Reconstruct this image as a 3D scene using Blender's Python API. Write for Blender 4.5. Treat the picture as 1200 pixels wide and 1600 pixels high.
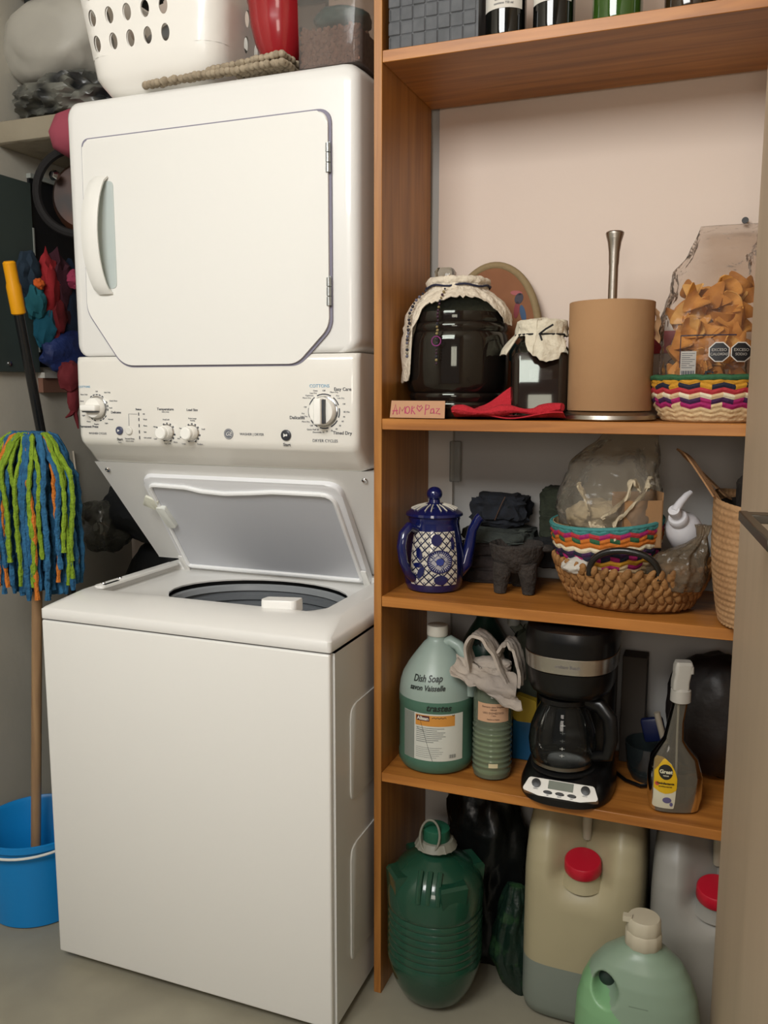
import bpy, bmesh, math, random
from math import sin, cos, pi, radians, sqrt, atan2
from mathutils import Vector, Matrix, Euler, noise
for o in list(bpy.data.objects): bpy.data.objects.remove(o)
S = bpy.context.scene; COL = S.collection
# ---------------------------------------------------------------- camera, light, exposure
cd = bpy.data.cameras.new('camera'); cam = bpy.data.objects.new('camera', cd); COL.objects.link(cam)
S.camera = cam
cd.sensor_fit = 'HORIZONTAL'; cd.sensor_width = 36; cd.lens = 1345.29/1200*36; cd.clip_start = .02
YAW, PIT, ROL = .3707, -.141, .0017
fw = Vector((-sin(YAW)*cos(PIT), cos(YAW)*cos(PIT), sin(PIT))); rt = Vector((cos(YAW), sin(YAW), 0)); up = rt.cross(fw)
R_ = rt*cos(ROL)+up*sin(ROL); U_ = up*cos(ROL)-rt*sin(ROL)
mc = Matrix((R_, U_, -fw)).transposed().to_4x4(); mc.translation = (1.3515, -1.4242, 1.2991); cam.matrix_world = mc
w = bpy.data.worlds.new('world'); S.world = w; w.use_nodes = True
w.node_tree.nodes['Background'].inputs[0].default_value = (.95, .93, .9, 1)
w.node_tree.nodes['Background'].inputs[1].default_value = .16
def area(name, loc, target, sx, sy, power, col):
    l = bpy.data.lights.new(name, 'AREA'); l.shape = 'RECTANGLE'; l.size = sx; l.size_y = sy; l.energy = power; l.color = col
    o = bpy.data.objects.new(name, l); COL.objects.link(o); o.location = loc
    o.rotation_euler = (Vector(target)-Vector(loc)).to_track_quat('-Z', 'Y').to_euler()
area('window_light', (.60, -1.95, 2.52), (.42, .05, 1.2), 1.2, .9, 56, (1, 1, .98))
area('front_fill_light', (1.3, -2.6, 1.5), (.7, .2, 1.4), .6, .6, 9, (1, .90, .80))  # warm low fill from the front, added to brighten; no lamp hangs there
vs = S.view_settings; vs.view_transform = 'Standard'; vs.look = 'None'; vs.gamma = 1; vs.use_curve_mapping = False; vs.exposure = 0.0
# ---------------------------------------------------------------- materials
def lin(h):
    h = h.lstrip('#'); c = [int(h[i:i+2], 16)/255 for i in (0, 2, 4)]
    return tuple((x/12.92 if x <= .04045 else ((x+.055)/1.055)**2.4) for x in c)+(1,)
def P(name, col, rough=.5, metal=0, trans=0, col2=None, cs=8, bump=0, bs=60, coat=0, sss=0, emit=0, ior=1.45, alpha=1, stretch=(1, 1, 1), detail=3, ramp=(.35, .65)):
    m = bpy.data.materials.new(name); m.use_nodes = True; nt = m.node_tree; b = nt.nodes['Principled BSDF']
    b.inputs['Base Color'].default_value = lin(col); b.inputs['Roughness'].default_value = rough
    b.inputs['Metallic'].default_value = metal; b.inputs['Transmission Weight'].default_value = trans
    b.inputs['Coat Weight'].default_value = coat; b.inputs['IOR'].default_value = ior; b.inputs['Alpha'].default_value = alpha
    if sss: b.inputs['Subsurface Weight'].default_value = sss; b.inputs['Subsurface Radius'].default_value = (.02, .02, .02)
    if emit: b.inputs['Emission Color'].default_value = lin(col); b.inputs['Emission Strength'].default_value = emit
    if col2 or bump:
        tc = nt.nodes.new('ShaderNodeTexCoord'); mp = nt.nodes.new('ShaderNodeMapping'); nt.links.new(tc.outputs['Object'], mp.inputs[0])
        mp.inputs['Scale'].default_value = stretch
    if col2:
        n = nt.nodes.new('ShaderNodeTexNoise'); n.inputs['Scale'].default_value = cs; n.inputs['Detail'].default_value = detail
        nt.links.new(mp.outputs[0], n.inputs['Vector'])
        r = nt.nodes.new('ShaderNodeValToRGB'); r.color_ramp.elements[0].color = lin(col); r.color_ramp.elements[1].color = lin(col2)
        r.color_ramp.elements[0].position = ramp[0]; r.color_ramp.elements[1].position = ramp[1]
        nt.links.new(n.outputs[0], r.inputs[0]); nt.links.new(r.outputs[0], b.inputs['Base Color'])
    if bump:
        n2 = nt.nodes.new('ShaderNodeTexNoise'); n2.inputs['Scale'].default_value = bs; n2.inputs['Detail'].default_value = 4
        nt.links.new(mp.outputs[0], n2.inputs['Vector'])
        bp = nt.nodes.new('ShaderNodeBump'); bp.inputs['Strength'].default_value = bump; bp.inputs['Distance'].default_value = .01
        nt.links.new(n2.outputs[0], bp.inputs['Height']); nt.links.new(bp.outputs[0], b.inputs['Normal'])
    return m
def film(name, tint, op=.25, rough=.12, bs=25, bump=.6, milky='#d8d4c8', mk=.1):
    """clear plastic film: see-through, with glossy creases and a little milkiness"""
    m = bpy.data.materials.new(name); m.use_nodes = True; nt = m.node_tree; N = nt.nodes; N.clear()
    out = N.new('ShaderNodeOutputMaterial'); tr = N.new('ShaderNodeBsdfTransparent'); gl = N.new('ShaderNodeBsdfGlossy'); df = N.new('ShaderNodeBsdfDiffuse')
    m1 = N.new('ShaderNodeMixShader'); m2 = N.new('ShaderNodeMixShader')
    tr.inputs[0].default_value = lin(tint); gl.inputs['Roughness'].default_value = rough; df.inputs[0].default_value = lin(milky)
    tc = N.new('ShaderNodeTexCoord'); n = N.new('ShaderNodeTexNoise'); n.inputs['Scale'].default_value = bs; n.inputs['Detail'].default_value = 3
    bp = N.new('ShaderNodeBump'); bp.inputs['Strength'].default_value = bump; bp.inputs['Distance'].default_value = .02
    fr = N.new('ShaderNodeLayerWeight'); fr.inputs[0].default_value = op
    L = nt.links
    L.new(tc.outputs['Object'], n.inputs['Vector']); L.new(n.outputs[0], bp.inputs['Height'])
    for s in (gl, df, fr): L.new(bp.outputs[0], s.inputs['Normal'])
    m1.inputs[0].default_value = mk; L.new(tr.outputs[0], m1.inputs[1]); L.new(df.outputs[0], m1.inputs[2])
    L.new(fr.outputs['Fresnel'], m2.inputs[0]); L.new(m1.outputs[0], m2.inputs[1]); L.new(gl.outputs[0], m2.inputs[2]); L.new(m2.outputs[0], out.inputs[0])
    return m
def wood(name, c1, c2, c3, axis, rough=.42):
    m = bpy.data.materials.new(name); m.use_nodes = True; nt = m.node_tree; b = nt.nodes['Principled BSDF']; N = nt.nodes; L = nt.links
    b.inputs['Roughness'].default_value = rough
    tc = N.new('ShaderNodeTexCoord'); mp = N.new('ShaderNodeMapping'); L.new(tc.outputs['Object'], mp.inputs[0])
    sc = [14, 14, 14]; sc[axis] = .9; mp.inputs['Scale'].default_value = sc
    n = N.new('ShaderNodeTexNoise'); n.inputs['Scale'].default_value = 3; n.inputs['Detail'].default_value = 6; n.inputs['Distortion'].default_value = .8
    L.new(mp.outputs[0], n.inputs['Vector'])
    r = N.new('ShaderNodeValToRGB'); e = r.color_ramp.elements; e[0].position = .3; e[0].color = lin(c1); e[1].position = .75; e[1].color = lin(c3)
    k = e.new(.52); k.color = lin(c2); L.new(n.outputs[0], r.inputs[0])
    n3 = N.new('ShaderNodeTexNoise'); n3.inputs['Scale'].default_value = 5; n3.inputs['Detail'].default_value = 2; L.new(tc.outputs['Object'], n3.inputs['Vector'])
    mx = N.new('ShaderNodeMix'); mx.data_type = 'RGBA'; mx.blend_type = 'MULTIPLY'; mx.inputs[0].default_value = .35
    L.new(r.outputs[0], mx.inputs[6]); L.new(n3.outputs[0], mx.inputs[7]); L.new(mx.outputs[2], b.inputs['Base Color'])
    bp = N.new('ShaderNodeBump'); bp.inputs['Strength'].default_value = .15; bp.inputs['Distance'].default_value = .002; L.new(n.outputs[0], bp.inputs['Height']); L.new(bp.outputs[0], b.inputs['Normal'])
    return m
# ---------------------------------------------------------------- mesh helpers (each returns a bmesh)
def box(c, s, bev=0, seg=2):
    bm = bmesh.new(); bmesh.ops.create_cube(bm, size=1)
    for v in bm.verts: v.co = Vector((v.co.x*s[0]+c[0], v.co.y*s[1]+c[1], v.co.z*s[2]+c[2]))
    if bev: bmesh.ops.bevel(bm, geom=bm.edges[:], offset=bev, segments=seg, profile=.5, affect='EDGES')
    return bm
def bx(x0, x1, y0, y1, z0, z1, bev=0, seg=2): return box(((x0+x1)/2, (y0+y1)/2, (z0+z1)/2), (x1-x0, y1-y0, z1-z0), bev, seg)
def loft(rings, cap0=True, cap1=True, closed=True):
    bm = bmesh.new(); V = [[bm.verts.new(p) for p in r] for r in rings]; n = len(V[0])
    for a, b in zip(V, V[1:]):
        for i in range(n if closed else n-1):
            j = (i+1) % n
            try: bm.faces.new((a[i], a[j], b[j], b[i]))
            except ValueError: pass
    if cap0: bm.faces.new(V[0][::-1])
    if cap1: bm.faces.new(V[-1])
    bmesh.ops.recalc_face_normals(bm, faces=bm.faces[:]); return bm
def lathe(prof, n=40, c=(0, 0, 0), e=2, sx=1, sy=1, cap0=True, cap1=True, fn=None):
    rings = []
    for k, (r, z) in enumerate(prof):
        ring = []
        for i in range(n):
            a = 2*pi*i/n; q = (abs(cos(a))**e+abs(sin(a))**e)**(-1/e)
            rr = r+(fn(a, z, r) if fn else 0)
            ring.append((c[0]+rr*q*cos(a)*sx, c[1]+rr*q*sin(a)*sy, c[2]+z))
        rings.append(ring)
    return loft(rings, cap0, cap1)
def tube(pts, r, n=8, closed=False, flat=1.0):
    pts = [Vector(p) for p in pts]; m = len(pts); rs = r if isinstance(r, (list, tuple)) else [r]*m
    bm = bmesh.new(); R = []; prev = None
    for i, p in enumerate(pts):
        a = pts[(i-1) % m] if closed else pts[max(i-1, 0)]; b = pts[(i+1) % m] if closed else pts[min(i+1, m-1)]
        t = (b-a); t = t.normalized() if t.length > 1e-9 else Vector((0, 0, 1))
        if prev is None: u = t.orthogonal().normalized() if abs(t.z) > .9 else t.cross(Vector((0, 0, 1))).normalized()
        else:
            u = prev-t*prev.dot(t); u = u.normalized() if u.length > 1e-6 else t.orthogonal().normalized()
        prev = u; v = t.cross(u)
        R.append([bm.verts.new(p+(u*cos(2*pi*k/n)*rs[i]+v*sin(2*pi*k/n)*rs[i]*flat)) for k in range(n)])
    for i in range(m if closed else m-1):
        A, B = R[i], R[(i+1) % m]
        for k in range(n): bm.faces.new((A[k], A[(k+1) % n], B[(k+1) % n], B[k]))
    if not closed: bm.faces.new(R[0][::-1]); bm.faces.new(R[-1])
    return bm
def grid(fn, nu, nv, th=0):
    bm = bmesh.new(); V = [[bm.verts.new(fn(i/nu, j/nv)) for j in range(nv+1)] for i in range(nu+1)]
    for i in range(nu):
        for j in range(nv): bm.faces.new((V[i][j], V[i+1][j], V[i+1][j+1], V[i][j+1]))
    if th:
        bm.normal_update(); W_ = [[bm.verts.new(v.co-v.normal*th) for v in row] for row in V]
        for i in range(nu):
            for j in range(nv): bm.faces.new((W_[i][j], W_[i][j+1], W_[i+1][j+1], W_[i+1][j]))
        for i in range(nu):
            for j in (0, nv): bm.faces.new((V[i][j], V[i+1][j], W_[i+1][j], W_[i][j]))
        for j in range(nv):
            for i in (0, nu): bm.faces.new((V[i][j], V[i][j+1], W_[i][j+1], W_[i][j]))
        bmesh.ops.recalc_face_normals(bm, faces=bm.faces[:])
    return bm
def ball(c, r, u=16, v=10, sc=(1, 1, 1)):
    bm = bmesh.new(); bmesh.ops.create_uvsphere(bm, u_segments=u, v_segments=v, radius=r)
    for p in bm.verts: p.co = Vector((p.co.x*sc[0]+c[0], p.co.y*sc[1]+c[1], p.co.z*sc[2]+c[2]))
    return bm
def blob(c, r, amp=.2, f=1.5, seed=0, sub=4, flatz=None, ridge=False, e=1):
    """a lumpy closed body with folds, standing on flatz"""
    bm = bmesh.new(); bmesh.ops.create_icosphere(bm, subdivisions=sub, radius=1)
    o = Vector((seed*7.3, seed*3.1, seed*1.7))
    for p in bm.verts:
        d = p.co.normalized()
        q = noise.noise(d*f+o)+.5*noise.noise(d*f*2.3+o)
        if ridge: q = .6-abs(q)*2
        d2 = Vector([math.copysign(abs(x)**e, x) for x in d])
        p.co = Vector((d2.x*r[0], d2.y*r[1], d2.z*r[2]))*(1+amp*q)+Vector(c)
        if flatz is not None and p.co.z < flatz: p.co.z = flatz
    return bm
def rpoly(pts, rad, k=5):
    """round the corners of a 2-D polygon"""
    out = []; n = len(pts); rad = rad if isinstance(rad, (list, tuple)) else [rad]*n
    for i in range(n):
        p = Vector(pts[i]); a = Vector(pts[i-1])-p; b = Vector(pts[(i+1) % n])-p; r = rad[i]
        if r <= 0: out.append(tuple(p)); continue
        h = a.angle(b)/2; d = min(r/math.tan(h), a.length*.49, b.length*.49); s = p+a.normalized()*d; t = p+b.normalized()*d
        for j in range(k+1):
            q = j/k; out.append(tuple(s*(1-q)**2+p*2*q*(1-q)+t*q*q))
    return out
def prism(poly, d, bev=0, seg=2, M=None):
    """2-D outline in local XY extruded by d along +Z; the far face bevelled; M places it"""
    bm = bmesh.new(); lo = [bm.verts.new((x, y, 0)) for x, y in poly]; hi = [bm.verts.new((x, y, d)) for x, y in poly]; n = len(lo)
    bm.faces.new(lo[::-1]); f = bm.faces.new(hi)
    for i in range(n): bm.faces.new((lo[i], lo[(i+1) % n], hi[(i+1) % n], hi[i]))
    if bev: bmesh.ops.bevel(bm, geom=list(f.edges), offset=bev, segments=seg, profile=.5, affect='EDGES')
    bmesh.ops.recalc_face_normals(bm, faces=bm.faces[:])
    if M is not None: bm.transform(M)
    return bm
FRONT = Matrix(((1, 0, 0, 0), (0, 0, -1, 0), (0, 1, 0, 0), (0, 0, 0, 1)))  # local XY -> world XZ, +Z -> -Y
def front(x, y, z, rz=0, tilt=0): return Matrix.Translation((x, y, z)) @ Matrix.Rotation(rz, 4, 'Z') @ Matrix.Rotation(-tilt, 4, 'X') @ FRONT
def join(*bms):
    out = bmesh.new()
    for b in bms:
        me = bpy.data.meshes.new('t'); b.to_mesh(me); out.from_mesh(me); bpy.data.meshes.remove(me); b.free()
    return out
def xf(bm, M): bm.transform(M); return bm
def T(x, y, z): return Matrix.Translation((x, y, z))
def RX(a): return Matrix.Rotation(a, 4, 'X')
def RY(a): return Matrix.Rotation(a, 4, 'Y')
def RZ(a): return Matrix.Rotation(a, 4, 'Z')
WM = {}
def thing(name, label, cat, loc=(0, 0, 0), rz=0, group=None):
    o = bpy.data.objects.new(name, None); COL.objects.link(o); o.empty_display_size = .05
    o.location = loc; o.rotation_euler = (0, 0, rz); o['label'] = label; o['category'] = cat
    if group: o['group'] = group
    WM[o.name] = T(*loc) @ RZ(rz); return o
def obj(name, bm, m, parent=None, local=False, smooth=True, label=None, cat=None, group=None, kind=None, ang=38, loc=None):
    """link one mesh object; world-space meshes are brought into the parent's frame"""
    me = bpy.data.meshes.new(name)
    if parent is not None and not local: bm.transform(WM[parent.name].inverted())
    if loc is not None: bm.transform(T(-loc[0], -loc[1], -loc[2]))
    bm.to_mesh(me); bm.free()
    for k in (m if isinstance(m, (list, tuple)) else [m]): me.materials.append(k)
    if smooth:
        me.polygons.foreach_set('use_smooth', [True]*len(me.polygons)); me.set_sharp_from_angle(angle=radians(ang))
    o = bpy.data.objects.new(name, me); COL.objects.link(o)
    if parent is not None: o.parent = parent; WM[o.name] = WM[parent.name].copy()
    else: WM[o.name] = Matrix.Identity(4)
    if loc is not None: o.location = loc; WM[o.name] = T(*loc)
    if label: o['label'] = label
    if cat: o['category'] = cat
    if group: o['group'] = group
    if kind: o['kind'] = kind
    return o
def part(name, bm, m, parent, **k): return obj(name, bm, m, parent, **k)
def struct(name, bm, m, **k): return obj(name, bm, m, kind='structure', **k)
def txt(s, size, M=None, al='CENTER', ext=.00025, shear=0, bold=0, wrap=None, sx=1):
    cu = bpy.data.curves.new('t', 'FONT'); cu.body = s; cu.size = size; cu.align_x = al; cu.align_y = 'CENTER'; cu.extrude = ext; cu.shear = shear; cu.offset = bold; cu.resolution_u = 3
    o = bpy.data.objects.new('t', cu); COL.objects.link(o); dg = bpy.context.evaluated_depsgraph_get(); dg.update()
    me = bpy.data.meshes.new_from_object(o.evaluated_get(dg)); bm = bmesh.new(); bm.from_mesh(me)
    bpy.data.objects.remove(o); bpy.data.curves.remove(cu); bpy.data.meshes.remove(me)
    if sx != 1: bm.transform(Matrix.Diagonal((sx, 1, 1, 1)))
    if wrap is not None: bend(bm, *wrap)
    if M is not None: bm.transform(M)
    return bm
def bend(bm, R, a0=0, z0=0, fz=None):
    """wrap a mesh lying in local XY around an upright cylinder of radius R (facing -Y at a0=0)"""
    for v in bm.verts:
        x, y, z = v.co; r = R+z+(fz(y+z0) if fz else 0); a = x/R+a0
        v.co = (r*sin(a), -r*cos(a), y+z0)
    return bm
def patch(x0, x1, y0, y1, nx=12, ny=2, h=0): return grid(lambda u, v: (x0+(x1-x0)*u, y0+(y1-y0)*v, h), nx, ny)
def ribbon(pts, w, h=0):
    """flat pen stroke in local XY"""
    return tube([(p[0], p[1], h) for p in pts], w/2, 4, flat=.3)
def fill(poly, nx=24, ny=8):
    """convex outline filled with a fine quad mesh, so that it can be bent"""
    x0 = min(q[0] for q in poly)+1e-6; x1 = max(q[0] for q in poly)-1e-6; bm = bmesh.new(); V = []
    for i in range(nx+1):
        x = x0+(x1-x0)*(1-cos(pi*i/nx))/2; ys = []
        for a, b in zip(poly, list(poly[1:])+[poly[0]]):
            if (a[0]-x)*(b[0]-x) <= 0 and a[0] != b[0]: ys.append(a[1]+(b[1]-a[1])*(x-a[0])/(b[0]-a[0]))
        lo, hi = min(ys), max(ys); V.append([bm.verts.new((x, lo+(hi-lo)*j/ny, 0)) for j in range(ny+1)])
    for i in range(nx):
        for j in range(ny): bm.faces.new((V[i][j], V[i+1][j], V[i+1][j+1], V[i][j+1]))
    return bm
rnd = random.Random(5)
# ---------------------------------------------------------------- shared materials
enamel = P('white_enamel', '#e4e3df', .28, coat=.3)
enamel_front = P('white_enamel_front', '#e6e5e0', .3, coat=.2)
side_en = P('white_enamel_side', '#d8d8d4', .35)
wplastic = P('white_plastic', '#e9e8e4', .35)
graywhite = P('grey_white_plastic', '#cfd0d1', .4)
ink = P('print_ink', '#5c5f66', .5); darkink = P('dark_ink', '#3b3f48', .5); blueink = P('blue_ink', '#6fa3c4', .5)
steel = P('brushed_steel', '#b3aca2', .3, metal=1, bump=.1, bs=200, stretch=(.05, .05, 4))
black = P('black_plastic', '#0d0d0e', .28); blackm = P('black_matte', '#131313', .6)
chrome = P('chrome', '#c9c9c9', .12, metal=1)
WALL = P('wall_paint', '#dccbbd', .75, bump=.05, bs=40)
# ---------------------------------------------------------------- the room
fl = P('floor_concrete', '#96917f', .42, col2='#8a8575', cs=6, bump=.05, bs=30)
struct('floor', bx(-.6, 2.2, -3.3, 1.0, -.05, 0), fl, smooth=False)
wb = struct('wall_back', bx(.704, 2.2, .478, 1.0, 0, 2.75), P('back_wall_shade_grey', '#b4b2ae', .75, bump=.05, bs=40), smooth=False)  # shade of the lower bays is put into this grey
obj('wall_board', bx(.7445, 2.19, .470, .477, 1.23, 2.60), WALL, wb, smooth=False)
struct('wall_rear', bx(-.6, .703, .86, 1.0, 0, 2.75), WALL, smooth=False)
struct('wall_left', bx(-.6, -.42, -3.3, .859, 0, 2.75), P('left_wall_paint', '#b9b4a7', .7, col2='#aeaa9e', cs=3, bump=.05), smooth=False)
struct('ceiling', bx(-.6, 2.2, -3.3, 1.0, 2.75, 2.8), P('ceiling_paint', '#d8d2c6', .8), smooth=False)
struct('wall_right', bx(2.2, 2.3, -3.3, 1.0, 0, 2.75), P('right_wall_paint', '#d2b89a', .8), smooth=False)
struct('trim_1', bx(.725, .786, .462, .477, .02, 1.225), P('pilaster_paint', '#cfcbc3', .7), smooth=False)
# dark covered window in the left wall with a white sill
gp = P('grey_green_board', '#3d4744', .45, col2='#363f3d', cs=4)
wn = struct('window_1', join(bx(-.419, -.405, .05, .475, 1.345, 1.845)), gp, smooth=False)
obj('window_pane', bx(-.419, -.412, .479, .855, 1.36, 1.86), P('dark_pane', '#15171a', .3), wn, smooth=False)
obj('window_frame', join(bx(-.41, -.403, .4745, .479, 1.40, 1.73), bx(-.419, -.404, .477, .857, 1.86, 1.872)), P('pale_frame', '#8d9089', .5), wn, smooth=False)
obj('window_sill', join(bx(-.419, -.395, .48, .857, 1.33, 1.345), bx(-.419, -.402, .48, .857, 1.29, 1.33)), [P('sill_white', '#b9b6ad', .5), P('sill_wood', '#7a5646', .6)], wn, smooth=False)
for p in wn.children[-1].data.polygons:
    if p.center.z < 1.33: p.material_index = 1
obj('screw', xf(lathe([(.007, 0), (.006, .003), (.002, .004)], 12), T(-.405, .365, 1.366) @ RY(pi/2)), chrome, wn)
# open door leaf at the right, edge-on, with a lever handle
D0 = Vector((1.390, .085, 0)); DA = .105
dm = T(*D0) @ RZ(-pi/2+DA)      # local +X runs along the leaf towards the viewer, +Y = away from its face
dmat = P('door_paint', '#b8a48c', .55, col2='#ad9a82', cs=3, bump=.05, bs=15, stretch=(3, 3, .4))
door = struct('door_1', xf(bx(0, .95, 0, .035, .01, 2.15, .002, 1), dm), dmat)
obj('door_handle', xf(join(bx(.325, .355, -.042, 0, 1.135, 1.146, .001, 1), bx(.325, .55, -.045, -.034, 1.134, 1.147, .001, 1), bx(.52, .55, -.042, 0, 1.135, 1.146, .001, 1)), dm), P('handle_metal', '#6b675f', .35, metal=1), door)
obj('latch_strike', xf(bx(-.008, 0, .004, .03, .56, .60, .002, 1), dm), wplastic, door)
# ---------------------------------------------------------------- stacked washer and dryer
WD = thing('stacked_washer_dryer', 'tall white stacked washer and dryer with its washer lid standing open', 'washing machine', (.34, .4, 0))
wc = bx(.004, .692, .0155, .78, .022, .803)
bmesh.ops.delete(wc, geom=[f for f in wc.faces if f.calc_center_median().z > .80], context='FACES')
part('washer_cabinet', wc, side_en, WD)
fp = part('front_panel', bx(0, .688, 0, .015, .022, .804, .005, 3), enamel_front, WD)
for z0, z1 in ((.47, .672), (.115, .372)):   # embossed panels on the right side
    pl = rpoly([(.086, z0), (.70, z0), (.70, z1), (.086, z1)], [.02, .02, .03, .03])
    part('embossed_panel', xf(prism(pl, .004, .003, 2), Matrix(((0, 0, 1, .6905), (1, 0, 0, 0), (0, 1, 0, 0), (0, 0, 0, 1)))), side_en, WD)
for x in (.06, .63):
    for y in (.08, .7): part('foot', lathe([(.018, 0), (.02, .004), (.012, .01), (.012, .024)], 14, (x, y, 0)), blackm, WD)
def loop(x0, x1, y0, y1, r, z, k=6):
    r = max(r, 1e-4); out = []
    for cx, cy, a0 in ((x1-r, y1-r, 0), (x0+r, y1-r, pi/2), (x0+r, y0+r, pi), (x1-r, y0+r, 1.5*pi)):
        for j in range(k+1):
            a = a0+pi/2*j/k; out.append((cx+r*cos(a), cy+r*sin(a), z))
    return out
def ell(cx, cy, rx, ry, z, k=6):
    out = []
    for q in range(4):
        for j in range(k+1):
            a = q*pi/2+pi/2*(j+.5)/(k+1); out.append((cx+rx*cos(a), cy+ry*sin(a), z))
    return out
dk = loft([loop(0, .69, 0, .78, .006, .8075), loop(-.001, .691, -.001, .781, .008, .811), loop(-.001, .691, -.001, .781, .008, .828), loop(.004, .686, .004, .78, .01, .8325),
      loop(.022, .664, .085, .76, .03, .850), loop(.028, .655, .112, .70, .03, .8515), loop(.036, .612, .118, .462, .03, .8505), loop(.041, .607, .123, .458, .03, .832),
      loop(.060, .603, .1245, .457, .05, .8305)], False, False)
part('top_deck', join(dk, loft([loop(.060, .603, .1245, .457, .05, .8305), ell(.372, .288, .222, .163, .8300), ell(.372, .288, .219, .160, .828), ell(.372, .288, .220, .161, .824)], False, False)), enamel, WD, ang=50)
tb = part('wash_tub', lathe([(.236, .806), (.232, .797), (.221, .797), (.221, .789), (.209, .787), (.208, .776), (.217, .772), (.217, .767), (.207, .764), (.206, .750), (.215, .746), (.215, .739), (.204, .735), (.203, .715), (.212, .710), (.212, .70), (.203, .697), (.203, .60), (.20, .50), (.04, .49), (.001, .49)], 56, (.372, .288, 0), sy=.76, cap0=False, cap1=False), P('tub_grey_plastic', '#6d7175', .3), WD)
part('balance_ring', lathe([(.213, .798), (.2155, .810), (.221, .8135), (.227, .811), (.230, .80)], 48, (.372, .288, 0), sy=.76, cap0=False, cap1=False), P('ring_grey', '#8f9396', .3), WD)
part('tub_gap', lathe([(.219, .8238), (.248, .822), (.248, .80), (.232, .799)], 48, (.372, .288, 0), sy=.76, cap0=False, cap1=False), P('gap_shade', '#22262b', .6), WD)  # near-black colour stands for the shade between deck and tub
# lid lock strip at the left of the opening and the raised latch at the front
ls = part('lid_lock_strip', prism(rpoly([(.028, .135), (.056, .135), (.056, .44), (.028, .44)], .01), .006, .003, 2, T(0, 0, .847)), wplastic, WD)
part('slot', bx(.045, .052, .15, .20, .8525, .8545), black, ls)
for y in (.165, .225): part('screw', lathe([(.005, .853), (.004, .8552), (.001, .8555)], 12, (.035, y, 0)), chrome, ls)
lt = lambda u, v: None
part('lid_latch', loft([[(x+.518, y*s+.130+.25*x, z-.005) for x, y in rpoly([(-.040, -.018), (.036, -.018), (.036, .022), (-.036, .022)], [.02, .012, .006, .006])] for z, s in ((.846, 1), (.850, 1.0), (.868, .95), (.872, .85))]), P('latch_white', '#efeeea', .3), WD)
# sloping back panel under the dryer, with two screws
bpl = loft([[(-.042, y, z), (.686, y, z), (.686, y2, z), (-.042, y2, z)] for y, y2, z in ((.485, .77, .852), (.483, .77, .856), (.245, .77, 1.128))])
part('back_panel', bpl, enamel, WD, ang=20)
nrm = Vector((0, -.752, -.659)).normalized()
sl = Vector((0, -.238, .272)).normalized()
pq = Matrix(((1, sl.x, nrm.x, 0), (0, sl.y, nrm.y, 0), (0, sl.z, nrm.z, 0), (0, 0, 0, 1)))
for x in (-.018, .652):
    part('screw', xf(lathe([(.007, 0), (.006, .003), (.003, .004), (.001, .002)], 14), T(x, .262, 1.108) @ pq), chrome, WD)
# the open lid: local X along the hinge, local Y up the slope, +Z out of its underside
ld = Vector((0, -.2, .262)).normalized(); ln = Vector((1, 0, 0)).cross(ld)
LM = T(.325, .455, .836) @ Matrix(((1, ld.x, ln.x, 0), (0, ld.y, ln.y, 0), (0, ld.z, ln.z, 0), (0, 0, 0, 1)))
lo_ = rpoly([(-.262, 0), (.262, 0), (.268, .325), (-.248, .325)], [.008, .008, .035, .03], 6)
wave = []
for x, y in lo_: wave.append((x, y))
lid = part('washer_lid', prism(wave, .018, .005, 3, LM @ T(0, 0, -.018)), P('lid_white', '#e3e4e6', .3), WD)
inn = rpoly([(-.245, .014), (.245, .014), (.247, .298), (.10, .298), (.04, .291), (-.03, .285), (-.09, .289), (-.13, .299), (-.232, .303)], [.01, .01, .03, .05, .05, .05, .05, .05, .02], 4)
no = len(lo_)
part('lid_liner', prism(inn, .0008, 0, 1, LM @ T(0, 0, .0003)), P('liner_grey', '#c3c5ca', .4), lid)
ring = [Vector((x, y, .003)) for x, y in inn]
part('lid_rim', xf(tube(ring, .0055, 8, closed=True), LM), P('lid_rim_white', '#eceded', .3), lid)
part('lid_catch', xf(join(prism(rpoly([(-.262, .262), (-.232, .245), (-.25, .215), (-.283, .232)], .004), .006, .001), ), LM @ T(0.005, .005, .002)), P('catch_clear', '#dcdccc', .3), lid)
part('lid_switch_block', xf(prism(rpoly([(-.236, .165), (-.21, .165), (-.217, .232), (-.243, .232)], .005), .012, .003, 2), LM @ T(0, 0, 0)), P('block_clear', '#dddfd8', .3), lid)
for x in (-.255, .255): part('lid_hinge', xf(prism(rpoly([(x-.008, -.008), (x+.008, -.008), (x+.008, .05), (x-.008, .05)], .004), .004, .001), LM @ T(0, 0, .002)), enamel, lid)
# dryer body
def fl_(x0, x1, z0, z1, r, y, k=5):
    return [(x, y, z) for x, z, _ in [(p[0], p[1], 0) for p in loop(x0, x1, z0, z1, r, 0, k)]]
X0, X1 = -.046, .664
part('dryer_cabinet', loft([fl_(X0+.026, X1-.026, 1.374, 1.906, .02, .2), fl_(X0+.012, X1-.012, 1.374, 1.918, .025, .202), fl_(X0+.004, X1-.004, 1.374, 1.927, .03, .209), fl_(X0, X1, 1.374, 1.931, .03, .222), fl_(X0, X1, 1.374, 1.935, .03, .27), fl_(X0+.0, X1, 1.374, 1.935, .02, .76), ]), enamel, WD, ang=60)
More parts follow.
